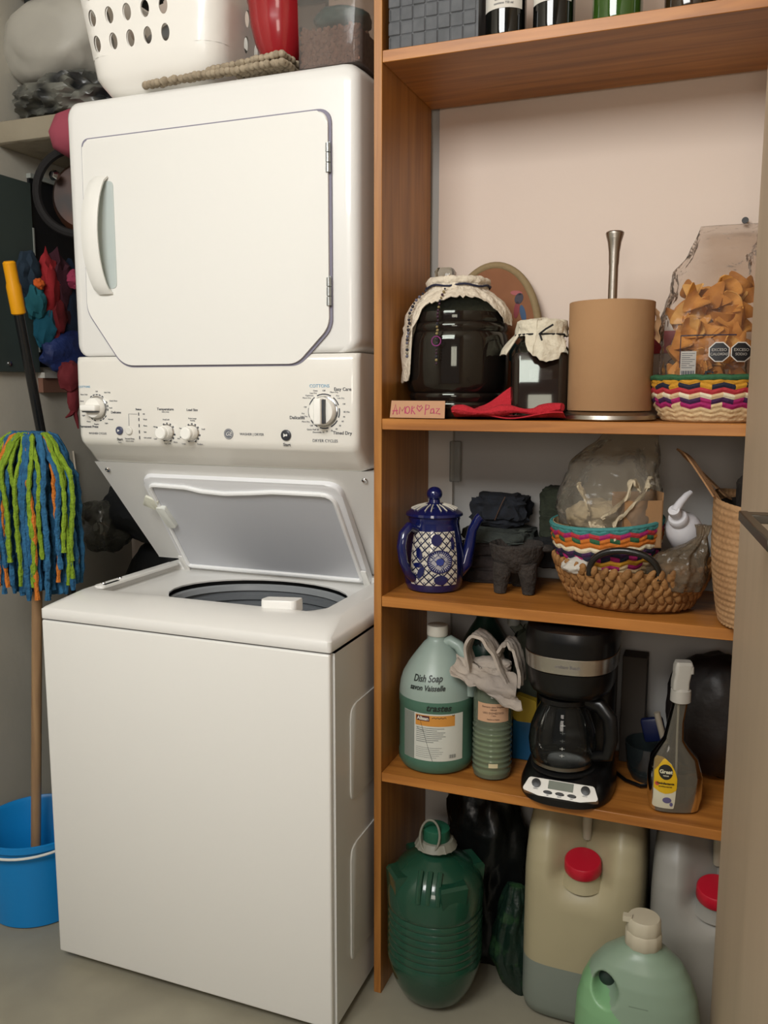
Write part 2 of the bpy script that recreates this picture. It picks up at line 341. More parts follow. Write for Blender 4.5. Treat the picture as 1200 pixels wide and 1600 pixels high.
# control panel: side profile swept along X with softened ends
pf = [(.76, 1.373), (.203, 1.373), (.199, 1.371), (.1965, 1.36), (.1955, 1.28), (.196, 1.19), (.199, 1.178), (.206, 1.170), (.226, 1.152), (.243, 1.132), (.25, 1.128), (.76, 1.128)]
def sec(x, k): return [(x, y+(k if y < .5 else 0), z+(k*.8 if z < 1.2 else 0)) for y, z in pf]
cp_ = part('control_panel', loft([sec(X0+.0, .016), sec(X0+.002, .008), sec(X0+.007, .003), sec(X0+.016, 0), sec(X1-.016, 0), sec(X1-.007, .003), sec(X1-.002, .008), sec(X1, .016)]), P('panel_white', '#e6e3db', .22, coat=.4), WD, ang=60)
# door in a thin groove; the grey backing stands for its shadow line
dp = [(.008, 1.842), (.604, 1.842), (.604, 1.425), (.530, 1.352), (.095, 1.352), (.003, 1.475)]
rr = [.02, .03, .05, .05, .06, .06]
part('door_groove', prism(rpoly([((x-.303)*1.018+.303, (z-1.6)*1.017+1.6) for x, z in dp], rr, 8), .0045, 0, 1, T(0, .2, 0) @ FRONT), P('groove_shadow_grey', '#7f7c8c', .6), WD)
dd = part('dryer_door', prism(rpoly(dp, rr, 8), .008, .004, 3, T(0, .198, 0) @ FRONT), enamel_front, WD)
hp = rpoly([(.04, 1.525), (.088, 1.52), (.088, 1.75), (.045, 1.75)], .012)
part('handle_recess', prism(hp, .0015, 0, 1, T(0, .1902, 0) @ FRONT), P('recess_grey', '#b9c2bf', .4), dd)
def grip(u, v):
    t = u; z = 1.512+.245*t; b = sin(pi*t)**.55 if 0 < t < 1 else 0
    return (.042+.034*v-.016*b*(1-v*.4), .1895-.030*b-.004*sin(pi*v), z)
part('door_handle', grid(grip, 28, 6, .005), P('handle_white', '#e3e2dc', .3), dd, ang=60)
for z in (1.754, 1.497):
    part('hinge', join(*[xf(lathe([(.005, 0), (.005, .0165)], 10), T(.6045, .190, z-.03+.019*k)) for k in range(3)]+[bx(.596, .608, .1925, .195, z-.03, z+.028)]), P('hinge_grey', '#a9adad', .3, metal=.7), dd)
# knobs, buttons, lamps and lettering
PY = .1955
def dial(x, z, r, name='dial_ring', segs=22, blue=(4, 8)):
    parts = []
    for k in range(segs):
        a = 2*pi*k/segs
        if k % 4 == 3: continue
        parts.append(xf(bx(-.0028*r/.03, .0028*r/.03, -.0004, .0002, r-.0012, r+.0012), T(x, PY, z) @ RY(a)))
    part(name, join(*parts), darkink, cp_)
    part('knob_skirt', xf(lathe([(r*.92, 0), (r*.9, .002), (r*.84, .003)], 36), T(x, PY, z) @ RX(pi/2)), chrome if r > .02 else graywhite, cp_)
dial(.014, 1.257, .030); dial(.589, 1.255, .035, segs=34); dial(.203, 1.204, .0205, segs=14); dial(.268, 1.204, .0205, segs=14)
def knob(x, z, r, a, big):
    k = part('control_knob', xf(lathe([(r, 0), (r*.98, .012), (r*.9, .0155), (r*.3, .0165), (.001, .0165)], 36), T(x, PY-.002, z) @ RX(pi/2)), P('knob_white', '#efede6', .3), cp_)
    if big:
        part('knob_grip', xf(join(bx(-r*.30, r*.30, -.036, -.014, -r*.93, r*.93, .004, 3)), T(x, PY, z) @ RY(a)), P('grip_white', '#f1f0ea', .3), k)
        part('knob_marker', xf(join(bx(r*.31, r*.42, -.030, -.0155, -r*.85, r*.85, .001, 1)), T(x, PY, z) @ RY(a)), P('marker_grey', '#3d424c', .4), k)
    else:
        part('knob_marker', xf(bx(-.0012, .0012, -.0285, -.0275, r*.2, r*.9), T(x, PY, z) @ RY(a)), darkink, k)
        part('knob_grip', xf(lathe([(r*.86, .014), (r*.84, .027), (r*.7, .029), (.001, .029)], 30), T(x, PY, z) @ RX(pi/2)), P('grip_white', '#f1f0ea', .3), k)
knob(.014, 1.257, .0235, pi/2, True); knob(.589, 1.255, .029, 0, True); knob(.203, 1.204, .0165, -.5, False); knob(.268, 1.204, .0165, -2.2, False)
def button(x, z, r, m, ring):
    b = part('push_button', xf(lathe([(r, 0), (r, .003), (r*.8, .0045), (.001, .004)], 24), T(x, PY, z) @ RX(pi/2)), m, cp_); return b
b1 = button(.0745, 1.206, .0095, P('button_dark', '#4a4f66', .3), 1); part('triangle_mark', prism([(-.003, -.003), (.003, 0), (-.003, .003)], .0004, 0, 1, front(.0745, PY-.0046, 1.206)), wplastic, b1)
button(.101, 1.206, .009, P('button_pale', '#dcdad2', .3), 1)
b3 = button(.501, 1.204, .0115, P('button_black', '#33353c', .3), 1); part('triangle_mark', join(prism([(-.0045, -.004), (.002, 0), (-.0045, .004)], .0004, 0, 1, front(.501, PY-.0046, 1.204)), prism([(.001, -.0015), (.0045, -.0015), (.0045, .0025), (.001, .0025)], .0004, 0, 1, front(.501, PY-.0046, 1.204))), wplastic, b3)
for z in (1.244, 1.232, 1.218, 1.204, 1.191): part('indicator_lamp', bx(.1275, .1295, PY-.001, PY, z-.0035, z+.0035), P('lamp_dark', '#4a4a50', .4), cp_)
rg = part('round_logo', prism([(.0115*cos(2*pi*i/28), .0115*sin(2*pi*i/28)) for i in range(28)], .0008, 0, 1, front(.361, PY, 1.204)), P('logo_grey', '#6d7078', .4), cp_)
part('monogram', join(txt('GE', .0125, front(.361, PY-.0009, 1.204), shear=.35), xf(tube([(.0098*cos(2*pi*i/24), .0098*sin(2*pi*i/24), 0) for i in range(24)], .0004, 4, closed=True), front(.361, PY-.0009, 1.204))), P('logo_pale', '#dcdad4', .4), rg)
def L(s, x, z, h, m=ink, al='CENTER', b=0): return txt(s, h, front(x, PY-.0003, z), al, bold=b)
dark = [('Easy Care', .631, 1.300, .0095), ('Delicates', .527, 1.241, .0095), ('Timed Dry', .630, 1.211, .0095), ('Permanent Press', -.012, 1.2135, .0078), ('Delicates', .066, 1.247, .0075), ('Temperature', .200, 1.2555, .0082), ('Load Size', .270, 1.2545, .0075), ('Status', .128, 1.2545, .0065), ('Start', .502, 1.184, .009), ('Start', .0735, 1.186, .008)]
part('lettering', join(*[L(*a, b=.0001) for a in dark]), darkink, cp_)
small = [('WASHER CYCLES', .012, 1.198, .0065), ('DRYER CYCLES', .591, 1.194, .0085), ('WASHER | DRYER', .418, 1.204, .0075),
 ('wash | rinse', .200, 1.2495, .004), ('Spin Only', .044, 1.292, .0045), ('Quick Rinse', .060, 1.273, .0045), ('Soak', .052, 1.257, .0045), ('Normal', .050, 1.231, .0045), ('Light', .038, 1.222, .0045),
 ('Regular', .010, 1.2195, .0045), ('Heavy', -.012, 1.225, .0045), ('Light', -.026, 1.239, .0045), ('Normal', -.030, 1.257, .0045), ('Heavy', -.029, 1.272, .0045), ('Rinse Only', -.022, 1.287, .0045), ('Off', .014, 1.294, .0045),
 ('Fill', .142, 1.244, .0045), ('Wash', .145, 1.232, .0045), ('Rinse', .145, 1.218, .0045), ('Spin', .144, 1.204, .0045), ('Lid Locked', .150, 1.191, .0045), ('Second Rinse', .101, 1.188, .0048), ('press to select', .101, 1.183, .0038), ('Pause', .0735, 1.179, .004),
 ('Hot|Cold', .201, 1.2325, .0045), ('Warm', .172, 1.216, .0042), ('Cold', .171, 1.189, .0042), ('Tap Cold', .203, 1.1795, .0045), ('Warm', .224, 1.183, .0042), ('Hot', .233, 1.191, .0042),
 ('Extra Large', .270, 1.236, .0045), ('Sensing', .270, 1.2315, .0042), ('Super', .240, 1.214, .0042), ('Small', .297, 1.213, .0042), ('Large', .246, 1.180, .0045), ('Medium', .288, 1.180, .0045),
 ('Off', .589, 1.297, .005), ('More Dry', .612, 1.294, .0045), ('Dry', .620, 1.287, .0045), ('Less Dry', .627, 1.282, .0045), ('Off', .634, 1.270, .0045), ('80 Min', .640, 1.254, .005), ('70', .634, 1.244, .0048), ('60', .631, 1.235, .0048), ('50', .625, 1.226, .0048), ('40', .617, 1.219, .0048), ('30', .606, 1.2155, .0048), ('20', .595, 1.214, .0048),
 ('Dewrinkle 10', .576, 1.2115, .0048), ('Quick Fluff 20', .563, 1.217, .0048), ('Off', .560, 1.225, .0048), ('More Dry', .547, 1.233, .0045), ('Less Dry', .543, 1.244, .0045), ('Dry', .541, 1.250, .0042), ('Off', .546, 1.263, .0048), ('More Dry', .550, 1.282, .0048), ('Optimum', .556, 1.287, .0048), ('Less Dry', .565, 1.292, .0045), ('Damp', .570, 1.297, .0042)]
part('lettering', join(*([L(*a) for a in small]+[bx(.1005, .1012, PY-.0005, PY, 1.217, 1.244), bx(.1005, .124, PY-.0005, PY, 1.2435, 1.2442)])), ink, cp_)
part('lettering', join(L('COTTONS', -.020, 1.3045, .0068), L('COTTONS', .579, 1.3065, .0095)), blueink, cp_, label='pale blue cycle names')
# ---------------------------------------------------------------- the bookcase
WV = wood('varnished_pine_upright', '#9a6229', '#b27636', '#c58a45', 2); WH = wood('varnished_pine_board', '#9c6027', '#b87633', '#cb8840', 0)
BK = thing('bookcase', 'orange varnished pine bookcase with four shelves beside the stacked washer', 'bookcase', (.72, .31, 0))
part('side_panel', bx(.7125, .729, .1636, .459, 0, 2.30, .0008, 1), WV, BK)
part('side_panel', bx(1.60, 1.6165, .1636, .459, 0, 2.30, .0008, 1), WV, BK)
for z, t in ((1.9026, .0215), (1.2213, .0215), (.8631, .0215), (.4873, .0195)):
    part('shelf', bx(.7295, 1.5995, .164, .458, z, z+t, .001, 1), WH, BK)
SB, SC, SD, SA = 1.2432, .885, .5072, 1.9245
# ---------------------------------------------------------------- things on top of the dryer
DT = 1.9355
def rrpt(s, hx, hy, r):
    """point at fraction s around a rounded rectangle"""
    segs = [(2*(hy-r), 'l', (hx, -hy+r), (0, 1)), (pi/2*r, 'a', (hx-r, hy-r), 0), (2*(hx-r), 'l', (hx-r, hy), (-1, 0)), (pi/2*r, 'a', (-hx+r, hy-r), pi/2),
            (2*(hy-r), 'l', (-hx, hy-r), (0, -1)), (pi/2*r, 'a', (-hx+r, -hy+r), pi), (2*(hx-r), 'l', (-hx+r, -hy), (1, 0)), (pi/2*r, 'a', (hx-r, -hy+r), 1.5*pi)]
    d = (s % 1)*sum(q[0] for q in segs)
    for ln_, k, p, a in segs:
        if d <= ln_ or (k, a) == ('a', 1.5*pi):
            if k == 'l': return (p[0]+a[0]*d, p[1]+a[1]*d)
            return (p[0]+r*cos(a+d/r), p[1]+r*sin(a+d/r))
        d -= ln_
def laundry():
    cx, cy, hx0, hy0, r = .184, .42, .150, .205, .055
    def W(s, z):
        k = .03*min(z/.04, 1)**.5+z*.13
        x, y = rrpt(s, hx0-.022+k, hy0-.022+k, r); return (cx+x, cy+y, DT+z)
    N = 34; off = [0]
    def W(s, z, W0=W):
        p = W0(s, z); return (cx+(p[0]-cx)*(1-off[0]/hx0), cy+(p[1]-cy)*(1-off[0]/hy0), p[2]+off[0]*(z < .001))
    def shell(o):
        off[0] = o; bm = bmesh.new()
        def q(a, b, c, d): bm.faces.new([bm.verts.new(p) for p in (a, b, c, d)])
        zs = [0, .004, .012, .025, .04, .075]
        for i in range(N*2):
            for a, b in zip(zs, zs[1:]): q(W(i/N/2, a), W((i+1)/N/2, a), W((i+1)/N/2, b), W(i/N/2, b))
            q(W(i/N/2, .225), W((i+1)/N/2, .225), W((i+1)/N/2, .27), W(i/N/2, .27))
        ph = .05
        for row in range(3):
            zc = .075+ph*(row+.5)
            for i in range(N):
                s0 = i/N; x, y = rrpt(s0+.5/N, hx0, hy0, r); corner = x > hx0-.075 and abs(y) > hy0-.075
                sq = []; el = []
                for k in range(24):
                    a = 2*pi*k/24; m = max(abs(cos(a)), abs(sin(a)))
                    sq.append((cos(a)/m*.5, sin(a)/m*.5)); el.append((cos(a)*.23, sin(a)*.33))
                sv = [bm.verts.new(W(s0+(p[0]+.5)/N, zc+p[1]*ph)) for p in sq]; ev = [bm.verts.new(W(s0+(p[0]+.5)/N, zc+p[1]*ph)) for p in el]
                for k in range(24): bm.faces.new((sv[k], sv[(k+1) % 24], ev[(k+1) % 24], ev[k]))
                if corner: bm.faces.new(ev)
        bm.faces.new([bm.verts.new(W(i/96, 0)) for i in range(96)])
        bmesh.ops.remove_doubles(bm, verts=bm.verts[:], dist=.0004); bmesh.ops.recalc_face_normals(bm, faces=bm.faces[:]); return bm
    bm = join(shell(0), shell(.003)); off[0] = 0
    t = thing('laundry_basket', 'white plastic laundry basket with oval holes standing on the dryer', 'basket', (cx, cy, DT))
    part('basket_body', bm, P('basket_white', '#e9e6df', .32, coat=.2), t, ang=50)
    rim = [W(i/96, .272) for i in range(96)]; part('rim', tube(rim, .008, 8, closed=True), P('basket_rim', '#e4e1da', .32), t)
    obj('folded_laundry', blob((cx-.01, cy, DT+.10), (.12, .165, .09), .12, 2, 3, flatz=DT+.006), P('laundry_grey', '#7b7f84', .9, col2='#9a9690', cs=9), smooth=True, label='grey folded laundry seen through the holes of the white basket', cat='laundry')
laundry()
def nubs():
    bms = []; r = random.Random(2)
    x = .165
    while x < .505:
        h = .004+.030*max(0, (x-.17)/.335)**1.1; y1 = .232 if x < .375 else .47
        y = .208
        while y < y1:
            n = 2 if h > .016 else 1
            for k in range(n):
                bms.append(ball((x+r.uniform(-.003, .003), y+r.uniform(-.003, .003), DT+.0078+h*(k+.35)/n*.9), .0085, 8, 6, (1, 1, .85)))
            y += .012
        x += .0115
    return join(*bms)
obj('bath_mat', nubs(), P('chenille_beige', '#a89a84', .95, col2='#8a7d69', cs=60), label='folded beige chenille bath mat on the dryer edge under the red bowl', cat='mat')
obj('red_bowl', lathe([(.001, .0), (.036, 0), (.038, .004), (.052, .03), (.063, .07), (.068, .115), (.070, .118), (.067, .117), (.060, .07), (.048, .03), (.03, .008), (.001, .006)], 48, (.447, .300, 1.982), cap0=False, cap1=False), P('red_plastic', '#961c22', .22, coat=.5), label='glossy red plastic bowl beside the white laundry basket', cat='bowl')
kb = thing('food_container', 'clear plastic container of brown pet kibble on the dryer', 'container', (.587, .32, DT))
part('tub', loft([loop(.590-.073*s, .590+.070*s, .225+.01*(1-s), .40-.01*(1-s), .018, DT+z) for z, s in ((0, .92), (.002, .97), (.12, 1.0), (.20, 1.03))], True, False), film('clear_tub', '#cfc8c2', .25, .1, 8, .1, '#b9b0aa', .18), kb)
part('lid', loft([loop(.590-.077*s, .590+.073*s, .215, .41, .02, DT+z) for z, s in ((.201, 1), (.215, 1), (.218, .97))]), P('teal_lid', '#2f7a78', .35), kb)
def kib():
    r = random.Random(4); b = [loft([loop(.526, .651, .236, .39, .01, DT+.004), loop(.524, .653, .234, .392, .01, DT+.068)])]
    for i in range(330):
        f = i < 230
        x = r.uniform(.526, .651); y = .233+r.uniform(0, .003) if f else r.uniform(.235, .38); z = DT+r.uniform(.008, .072) if f else DT+.071+r.uniform(0, .006)
        b.append(ball((x, y, z), .0048, 6, 5, (1, .7, 1)))
    return join(*b)
part('kibble', kib(), P('kibble_brown', '#7d5b4c', .85, col2='#987260', cs=90), kb, kind='stuff')
part('scoop', blob((.59, .30, DT+.105), (.058, .06, .026), .15, 1.5, 2), P('teal_plastic', '#1f5f62', .4), kb)
# ---------------------------------------------------------------- left strip: board, bags, clothes, mop, bucket
ib = thing('ironing_board', 'beige padded ironing board with a pink end wedged between wall and dryer', 'ironing board', (-.25, .6, 1.918))
part('padded_cover', join(loft([[(x, y, z) for x, y, _ in loop(-.418+.002*k, -.10-.004*k, .37+.004*k, .858-.002*k, .012, 0)] for z, k in ((1.918, 2), (1.922, .5), (1.930, 0), (1.965, 0), (1.972, .6), (1.976, 3))])), P('board_beige', '#8f8673', .9, col2='#857b68', cs=6, bump=.2, bs=30), ib)
part('pink_end', loft([[(x, y, z) for x, y, _ in loop(-.236+.003*k, -.06-.003*k, .335+.003*k, .60, .045, 0)] for z, k in ((1.862, 30), (1.868, 12), (1.89, 2), (1.925, 0), (1.965, 4), (1.99, 16), (1.997, 34))]), P('pink_cloth', '#964352', .85, bump=.2, bs=25), ib, ang=85, label='dusty pink cloth end')
obj('folded_film', join(blob((-.25, .49, 2.035), (.16, .11, .060), .26, 1.7, 5, 5, flatz=1.978, ridge=True), ), P('grey_film', '#6a6a62', .3, col2='#2a2b2b', cs=14, bump=.5, bs=12, ramp=(.4, .6)), label='crumpled grey and black plastic sheeting on the beige board', cat='plastic sheet')
obj('film_flap', grid(lambda u, v: (-.36+.12*u, .42-.02*v+.01*sin(5*u), 2.02+.05*v*(1-u*.6)+.006*sin(9*u+4*v)), 14, 8, .0015), P('pale_film', '#8f8e84', .2, bump=.3, bs=20), label='pale torn flap of clear film at the left frame edge', cat='plastic sheet')
obj('white_bag', blob((-.28, .50, 2.178), (.155, .12, .105), .10, 1.4, 8, e=.75), P('bag_offwhite', '#b3afa4', .55, col2='#a09c92', cs=4, bump=.15, bs=8), label='bulging off-white bag above the plastic sheeting, top left', cat='bag')
obj('dark_cloth_bundle', blob((-.22, .52, 2.315), (.19, .14, .065), .2, 2.2, 9), P('dark_grey_cloth', '#2f3331', .9, bump=.3, bs=30), label='dark grey cloth lying on top of the off-white bag', cat='cloth')
pn = thing('hanging_pot', 'round black pot hanging under the beige board', 'pot', (-.20, .45, 1.74))
part('pot_body', xf(lathe([(.001, 0), (.085, .0), (.098, -.02), (.105, -.05), (.10, -.052), (.09, -.02), (.001, -.012)], 40, cap0=False, cap1=False), T(-.225, .47, 1.797) @ RZ(.35) @ RX(pi/2) @ Matrix.Scale(.93, 4)), P('pot_brown', '#2a211d', .5, col2='#5a3420', cs=9), pn)
part('pot_rim', xf(tube([(.112*cos(a*pi/20), .112*sin(a*pi/20), .052) for a in range(40)], .012, 8, closed=True), T(-.225, .47, 1.797) @ RZ(.35) @ RX(pi/2) @ Matrix.Scale(.93, 4)), P('pot_black', '#120f0f', .8), pn)
part('pot_knob', xf(lathe([(.012, 0), (.014, .01), (.008, .018), (.001, .018)], 16), T(-.272, .425, 1.842) @ RX(pi/2)), chrome, pn)
cl = thing('hanging_clothes', 'bundle of red, teal and dark clothes hanging at the dark window', 'clothes', (-.35, .55, 1.45))
def cblob(n, y, z, ry, rz, col, seed, x=-.365, rx=.028, c2=None): part(n, blob((x, y-.045, z), (rx, ry, rz), .35, 2.4, seed, sub=3), P(n+'_dye', col, .9, col2=c2 or col, cs=14, bump=.3, bs=30), cl)
cblob('red_shirt', .52, 1.56, .035, .10, '#8e1c22', 1); cblob('red_shirt', .535, 1.49, .04, .07, '#6e1a20', 2)
cblob('teal_shirt', .475, 1.53, .025, .05, '#1c5d68', 3); cblob('teal_shirt', .50, 1.46, .03, .055, '#165a70', 4)
cblob('maroon_shirt', .565, 1.58, .04, .09, '#3a1420', 5); cblob('navy_shirt', .60, 1.53, .06, .13, '#16263c', 6, x=-.375)
cblob('navy_shirt', .47, 1.60, .04, .06, '#1a2a38', 7, x=-.38); cblob('orange_sock', .468, 1.575, .014, .014, '#c1561c', 8, x=-.345, rx=.014)
cblob('pink_sock', .585, 1.60, .02, .025, '#8e2f4a', 9, x=-.33, rx=.02)
obj('blue_mesh_bag', blob((-.357, .545, 1.40), (.04, .105, .055), .18, 2, 12, e=.85), P('navy_mesh', '#182450', .6, col2='#23366e', cs=12, bump=.4, bs=50), label='dark blue bag hanging under the red and teal clothes', cat='bag')
rb = join(blob((-.325, .56, 1.335), (.022, .045, .045), .25, 2, 14, sub=3), blob((-.325, .565, 1.275), (.012, .022, .045), .2, 2, 15, sub=3),
          tube([(-.325, .565, 1.245), (-.325, .55, 1.23), (-.325, .53, 1.222)], [.007, .006, .002], 6), tube([(-.325, .565, 1.245), (-.325, .572, 1.22), (-.325, .578, 1.19)], [.007, .006, .002], 6))
obj('red_scarf', xf(rb, T(0, -.055, 0)), P('red_scarf_cloth', '#6e2228', .85, bump=.3, bs=30), label='dark red scarf with a knotted tail below the blue bag', cat='scarf')
# broom leaning on the left wall
bt, bb_ = Vector((-.285, .26, 1.608)), Vector((-.335, .48, .70)); dr = (bb_-bt).normalized()
end = bt+dr*((1.608-.07)/-dr.z)
br = thing('broom', 'black broom pole with a yellow grip leaning against the left wall', 'broom', (end.x, end.y, 0))
part('pole', tube([bt+dr*.06, end], .0125, 12), P('broom_black', '#17181a', .25, coat=.5), br)
part('grip', tube([bt, bt+dr*.004, bt+dr*.05, bt+dr*.06, bt+dr*.125, bt+dr*.128], [.012, .0155, .0155, .018, .0175, .014], 14), P('grip_yellow', '#e09a10', .35), br)
part('brush_head', loft([loop(end.x-.035, end.x+.045, end.y-.02-.02*k, end.y+.02+.01*k, .01, .08-.079*k) for k in (0, .3, 1)]), P('bristle_black', '#151515', .8, bump=.5, bs=120), br)
# bucket
bk = thing('bucket', 'bright blue plastic bucket with a white wire handle left of the washer', 'bucket', (-.20, .16, 0))
part('pail', lathe([(.001, 0), (.112, 0), (.118, .004), (.136, .205), (.144, .207), (.145, .222), (.140, .223), (.133, .214), (.114, .008), (.001, .006)], 56, (-.205, .165, 0), cap0=False, cap1=False), P('bucket_blue', '#0f7fc4', .35), bk)
hd = [(-.205+.150*cos(a), .165+.150*sin(a)*1.0, .211-.012*abs(sin(a))) for a in [pi+pi*k/30 for k in range(31)]]
part('wire_handle', tube(hd, .0032, 8), P('handle_white', '#d6d6cf', .4), bk)
# upside-down mop standing in the bucket
mb, mt = Vector((-.262, .205, .012)), Vector((-.166, .195, 1.165)); md = (mt-mb).normalized()
mp = thing('mop', 'string mop standing upside down in the blue bucket with blue and green yarn', 'mop', (mb.x, mb.y, .012))
part('wooden_handle', tube([mb, mt], .0125, 14), wood('mop_handle_wood', '#9a7a5a', '#b08c66', '#b9986f', 2), mp)
part('mop_socket', xf(lathe([(.016, 0), (.02, .02), (.03, .05), (.03, .07), (.001, .075)], 20), T(*(mt-md*.07))), P('socket_blue', '#1b5a86', .5), mp)
def strand(rr_, seed, spread, zend, th):
    r = random.Random(seed); a = rr_; pts = []; rad = []
    top = mt+Vector((0, 0, .02)); n = 26; ph = r.uniform(0, 6); hx = spread*(.92+.16*r.random())
    for i in range(n+1):
        t = i/n; k = min(1, t*2.6)**.55; z = top.z+.012*sin(pi*min(1, t*4))-(top.z-zend)*max(0, t-.06)**1.25/.94**1.25
        wob = .006*sin(9*t+ph)
        x = top.x-.018+cos(a+.06*sin(5*t+ph))*hx*k*(1.0-.08*t)+wob; y = top.y+sin(a)*hx*.62*k*(1-.1*t)
        pts.append((x, y, z)); rad.append(th*(1+.28*sin(i*2.4+ph)))
    return tube(pts, rad, 6)
def yarn(n, seed, z0, z1, s0, s1, th=.0062, arc=(0, 2*pi)):
    r = random.Random(seed); return join(*[strand(r.uniform(*arc), seed*100+i, r.uniform(s0, s1), r.uniform(z0, z1), th) for i in range(n)])
part('blue_yarn', yarn(110, 1, .80, .88, .05, .122, .0066), P('yarn_blue', '#2f6a92', .95, col2='#235479', cs=60, bump=.6, bs=150), mp, kind='stuff', label='blue mop yarn')
part('green_yarn', yarn(13, 2, .83, .95, .112, .128, .0055, (3.7, 6.1)), P('yarn_green', '#86a42c', .95, col2='#728f22', cs=60, bump=.6, bs=150), mp, kind='stuff', label='lime green mop yarn')
part('orange_yarn', yarn(5, 3, .80, .87, .104, .124, .0055, (3.6, 6.2)), P('yarn_orange', '#c9742a', .95, bump=.6, bs=150), mp, kind='stuff', label='orange mop yarn')
# low things behind the mop
obj('wall_cable', tube([(-.414, .600, 1.12), (-.413, .605, 1.06), (-.414, .613, .95), (-.414, .620, .84)], .003, 6), P('cable_pale', '#c9bfae', .5), label='thin pale cable running down the left wall behind the mop', cat='cable')
hb = thing('clear_bag', 'clear bag with small dark gadgets hanging between mop and washer', 'bag', (-.30, .55, .90))
part('film', blob((-.315, .62, .905), (.055, .085, .075), .2, 2, 22, e=.8), film('clear_bag_film', '#a8a69c', .35, .15, 14, .7, '#8a8a80', .25), hb)
part('gadget', blob((-.33, .575, .935), (.03, .03, .03), .15, 2, 23, sub=3), P('gadget_dark', '#25211d', .5), hb)
part('dial_face', xf(lathe([(.018, 0), (.018, .006), (.014, .007), (.001, .006)], 20), T(-.29, .55, .905) @ RX(pi/2)), P('dial_grey', '#6f706a', .3), hb)
part('green_scrap', blob((-.33, .65, .955), (.02, .03, .02), .3, 2, 24, sub=3), P('scrap_green', '#2f4f2a', .8), hb)
obj('black_bag', join(blob((-.20, .735, .43), (.16, .115, .43), .07, 2, 30, flatz=.001, e=.8)), P('black_bag_plastic', '#101214', .5, bump=.4, bs=18), label='black bag standing on the floor behind the washer', cat='bag')
obj('dark_jacket', blob((-.20, .70, .95), (.17, .13, .10), .15, 2, 31), P('jacket_black', '#0e1114', .85, bump=.3, bs=25), label='black jacket lying over the black bag', cat='jacket')
obj('black_backpack', blob((-.23, .775, 1.14), (.17, .075, .14), .10, 1.6, 32, e=.75), P('backpack_black', '#14171a', .8, bump=.3, bs=30), label='black backpack in the gap behind the back panel', cat='backpack')
# ---------------------------------------------------------------- top shelf (z = SA)
wk = P('woven_black', '#55575a', .6, col2='#484a4d', cs=40)
def weave_box(x0, x1, y0, y1, z0, z1):
    b = [bx(x0+.002, x1-.002, y0+.002, y1-.002, z0, z1)]; s = .024
    for i in range(int((x1-x0)/s)):
        for j in range(int((z1-z0)/s)):
            d = .0022 if (i+j) % 2 else .001
            b.append(bx(x0+i*s+.0003, x0+(i+1)*s-.0003, y0+.002-d, y0+.006, z0+j*s+.0003, z0+(j+1)*s-.0003, .0015, 1))
    for i in range(int((y1-y0)/s)):
        for j in range(int((z1-z0)/s)):
            d = .0035 if (i+j) % 2 else .001
            b.append(bx(x0+.003-d, x0+.006, y0+i*s+.001, y0+(i+1)*s-.001, z0+j*s+.001, z0+(j+1)*s-.001, .0015, 1))
    return join(*b)
sbk = thing('storage_basket', 'dark grey woven strap basket at the left end of the top shelf', 'basket', (.83, .27, SA))
part('woven_body', weave_box(.738, .912, .172, .36, SA+.001, SA+.17), wk, sbk, smooth=False)
def bottle(name, label, x, y, col, labcol=None, h=.30, r=.037, group=None, lw=1.0, z0=SA, lab0=.045):
    t = thing(name, label, 'bottle', (x, y, z0), 0, group)
    part('glass', lathe([(.001, .002), (r*.8, 0), (r*.97, .003), (r, .01), (r, h*.62), (r*.85, h*.70), (r*.4, h*.80), (r*.36, h*.98), (r*.42, h*.985), (r*.42, h)], 32, (x, y, z0)), col, t)
    if labcol:
        lb = part('paper_label', xf(bend(patch(-r*1.1*lw, r*1.1*lw, lab0, h*.58, 16, 1), r+.0006), T(x, y, z0)), labcol, t)
        part('lettering', xf(join(*[txt(s, .0055, wrap=(r+.0009, .1, lab0+.008+k*.007)) for k, s in enumerate(('contiene 750 ml', 'botella de vino', 'producto de uva', 'vino tinto seco'))]), T(x, y, z0)), darkink, lb)
    return t
dg = P('bottle_black_glass', '#0b0c0a', .08, coat=.6); lp_ = P('label_paper', '#cfcac0', .7)
bottle('wine_bottle', 'dark wine bottle with a white label next to the grey woven basket', .951, .212, dg, lp_)
bottle('wine_bottle', 'dark wine bottle with a white label, further from the grey woven basket', 1.038, .212, dg, lp_)
bottle('glass_bottle', 'green glass bottle on the top shelf beside the dark wine bottles', 1.147, .22, P('bottle_green_glass', '#31501a', .08, coat=.6), None, .28, .043)
bottle('glass_jar', 'brown glass jar at the right end of the top shelf', 1.268, .215, P('bottle_brown_glass', '#2f2112', .1, coat=.6), None, .2, .043)
# ---------------------------------------------------------------- second level (z = SB)
glass = P('clear_glass', '#e8efe9', .04, trans=1, ior=1.3)
glass_thin = film('thin_glass', '#e4e8e2', .10, .03, 4, .01, '#9aa39a', .015)
tea = P('dark_tea', '#1c0a06', .06, coat=.7)
gauze = P('cotton_gauze', '#d9cdb9', .95, bump=.6, bs=90)
jp = [(.001, .002), (.080, 0), (.088, .004), (.090, .016), (.094, .02), (.095, .028), (.092, .032), (.095, .036), (.097, .045), (.094, .05), (.100, .056), (.103, .07), (.105, .11), (.104, .150), (.102, .165), (.099, .169), (.102, .175), (.101, .183), (.097, .187), (.099, .192), (.097, .205), (.085, .228), (.068, .243), (.055, .25), (.055, .262), (.060, .266), (.060, .272)]
JX, JY = .845, .290
def jr(z):
    for (r0, z0), (r1, z1) in zip(jp, jp[1:]):
        if z0 <= z <= z1 and z1 > z0: return r0+(r1-r0)*(z-z0)/(z1-z0)
    return .06
bj = thing('tea_jar', 'big ribbed glass jar of dark tea with a white gauze cover', 'jar', (JX, JY, SB))
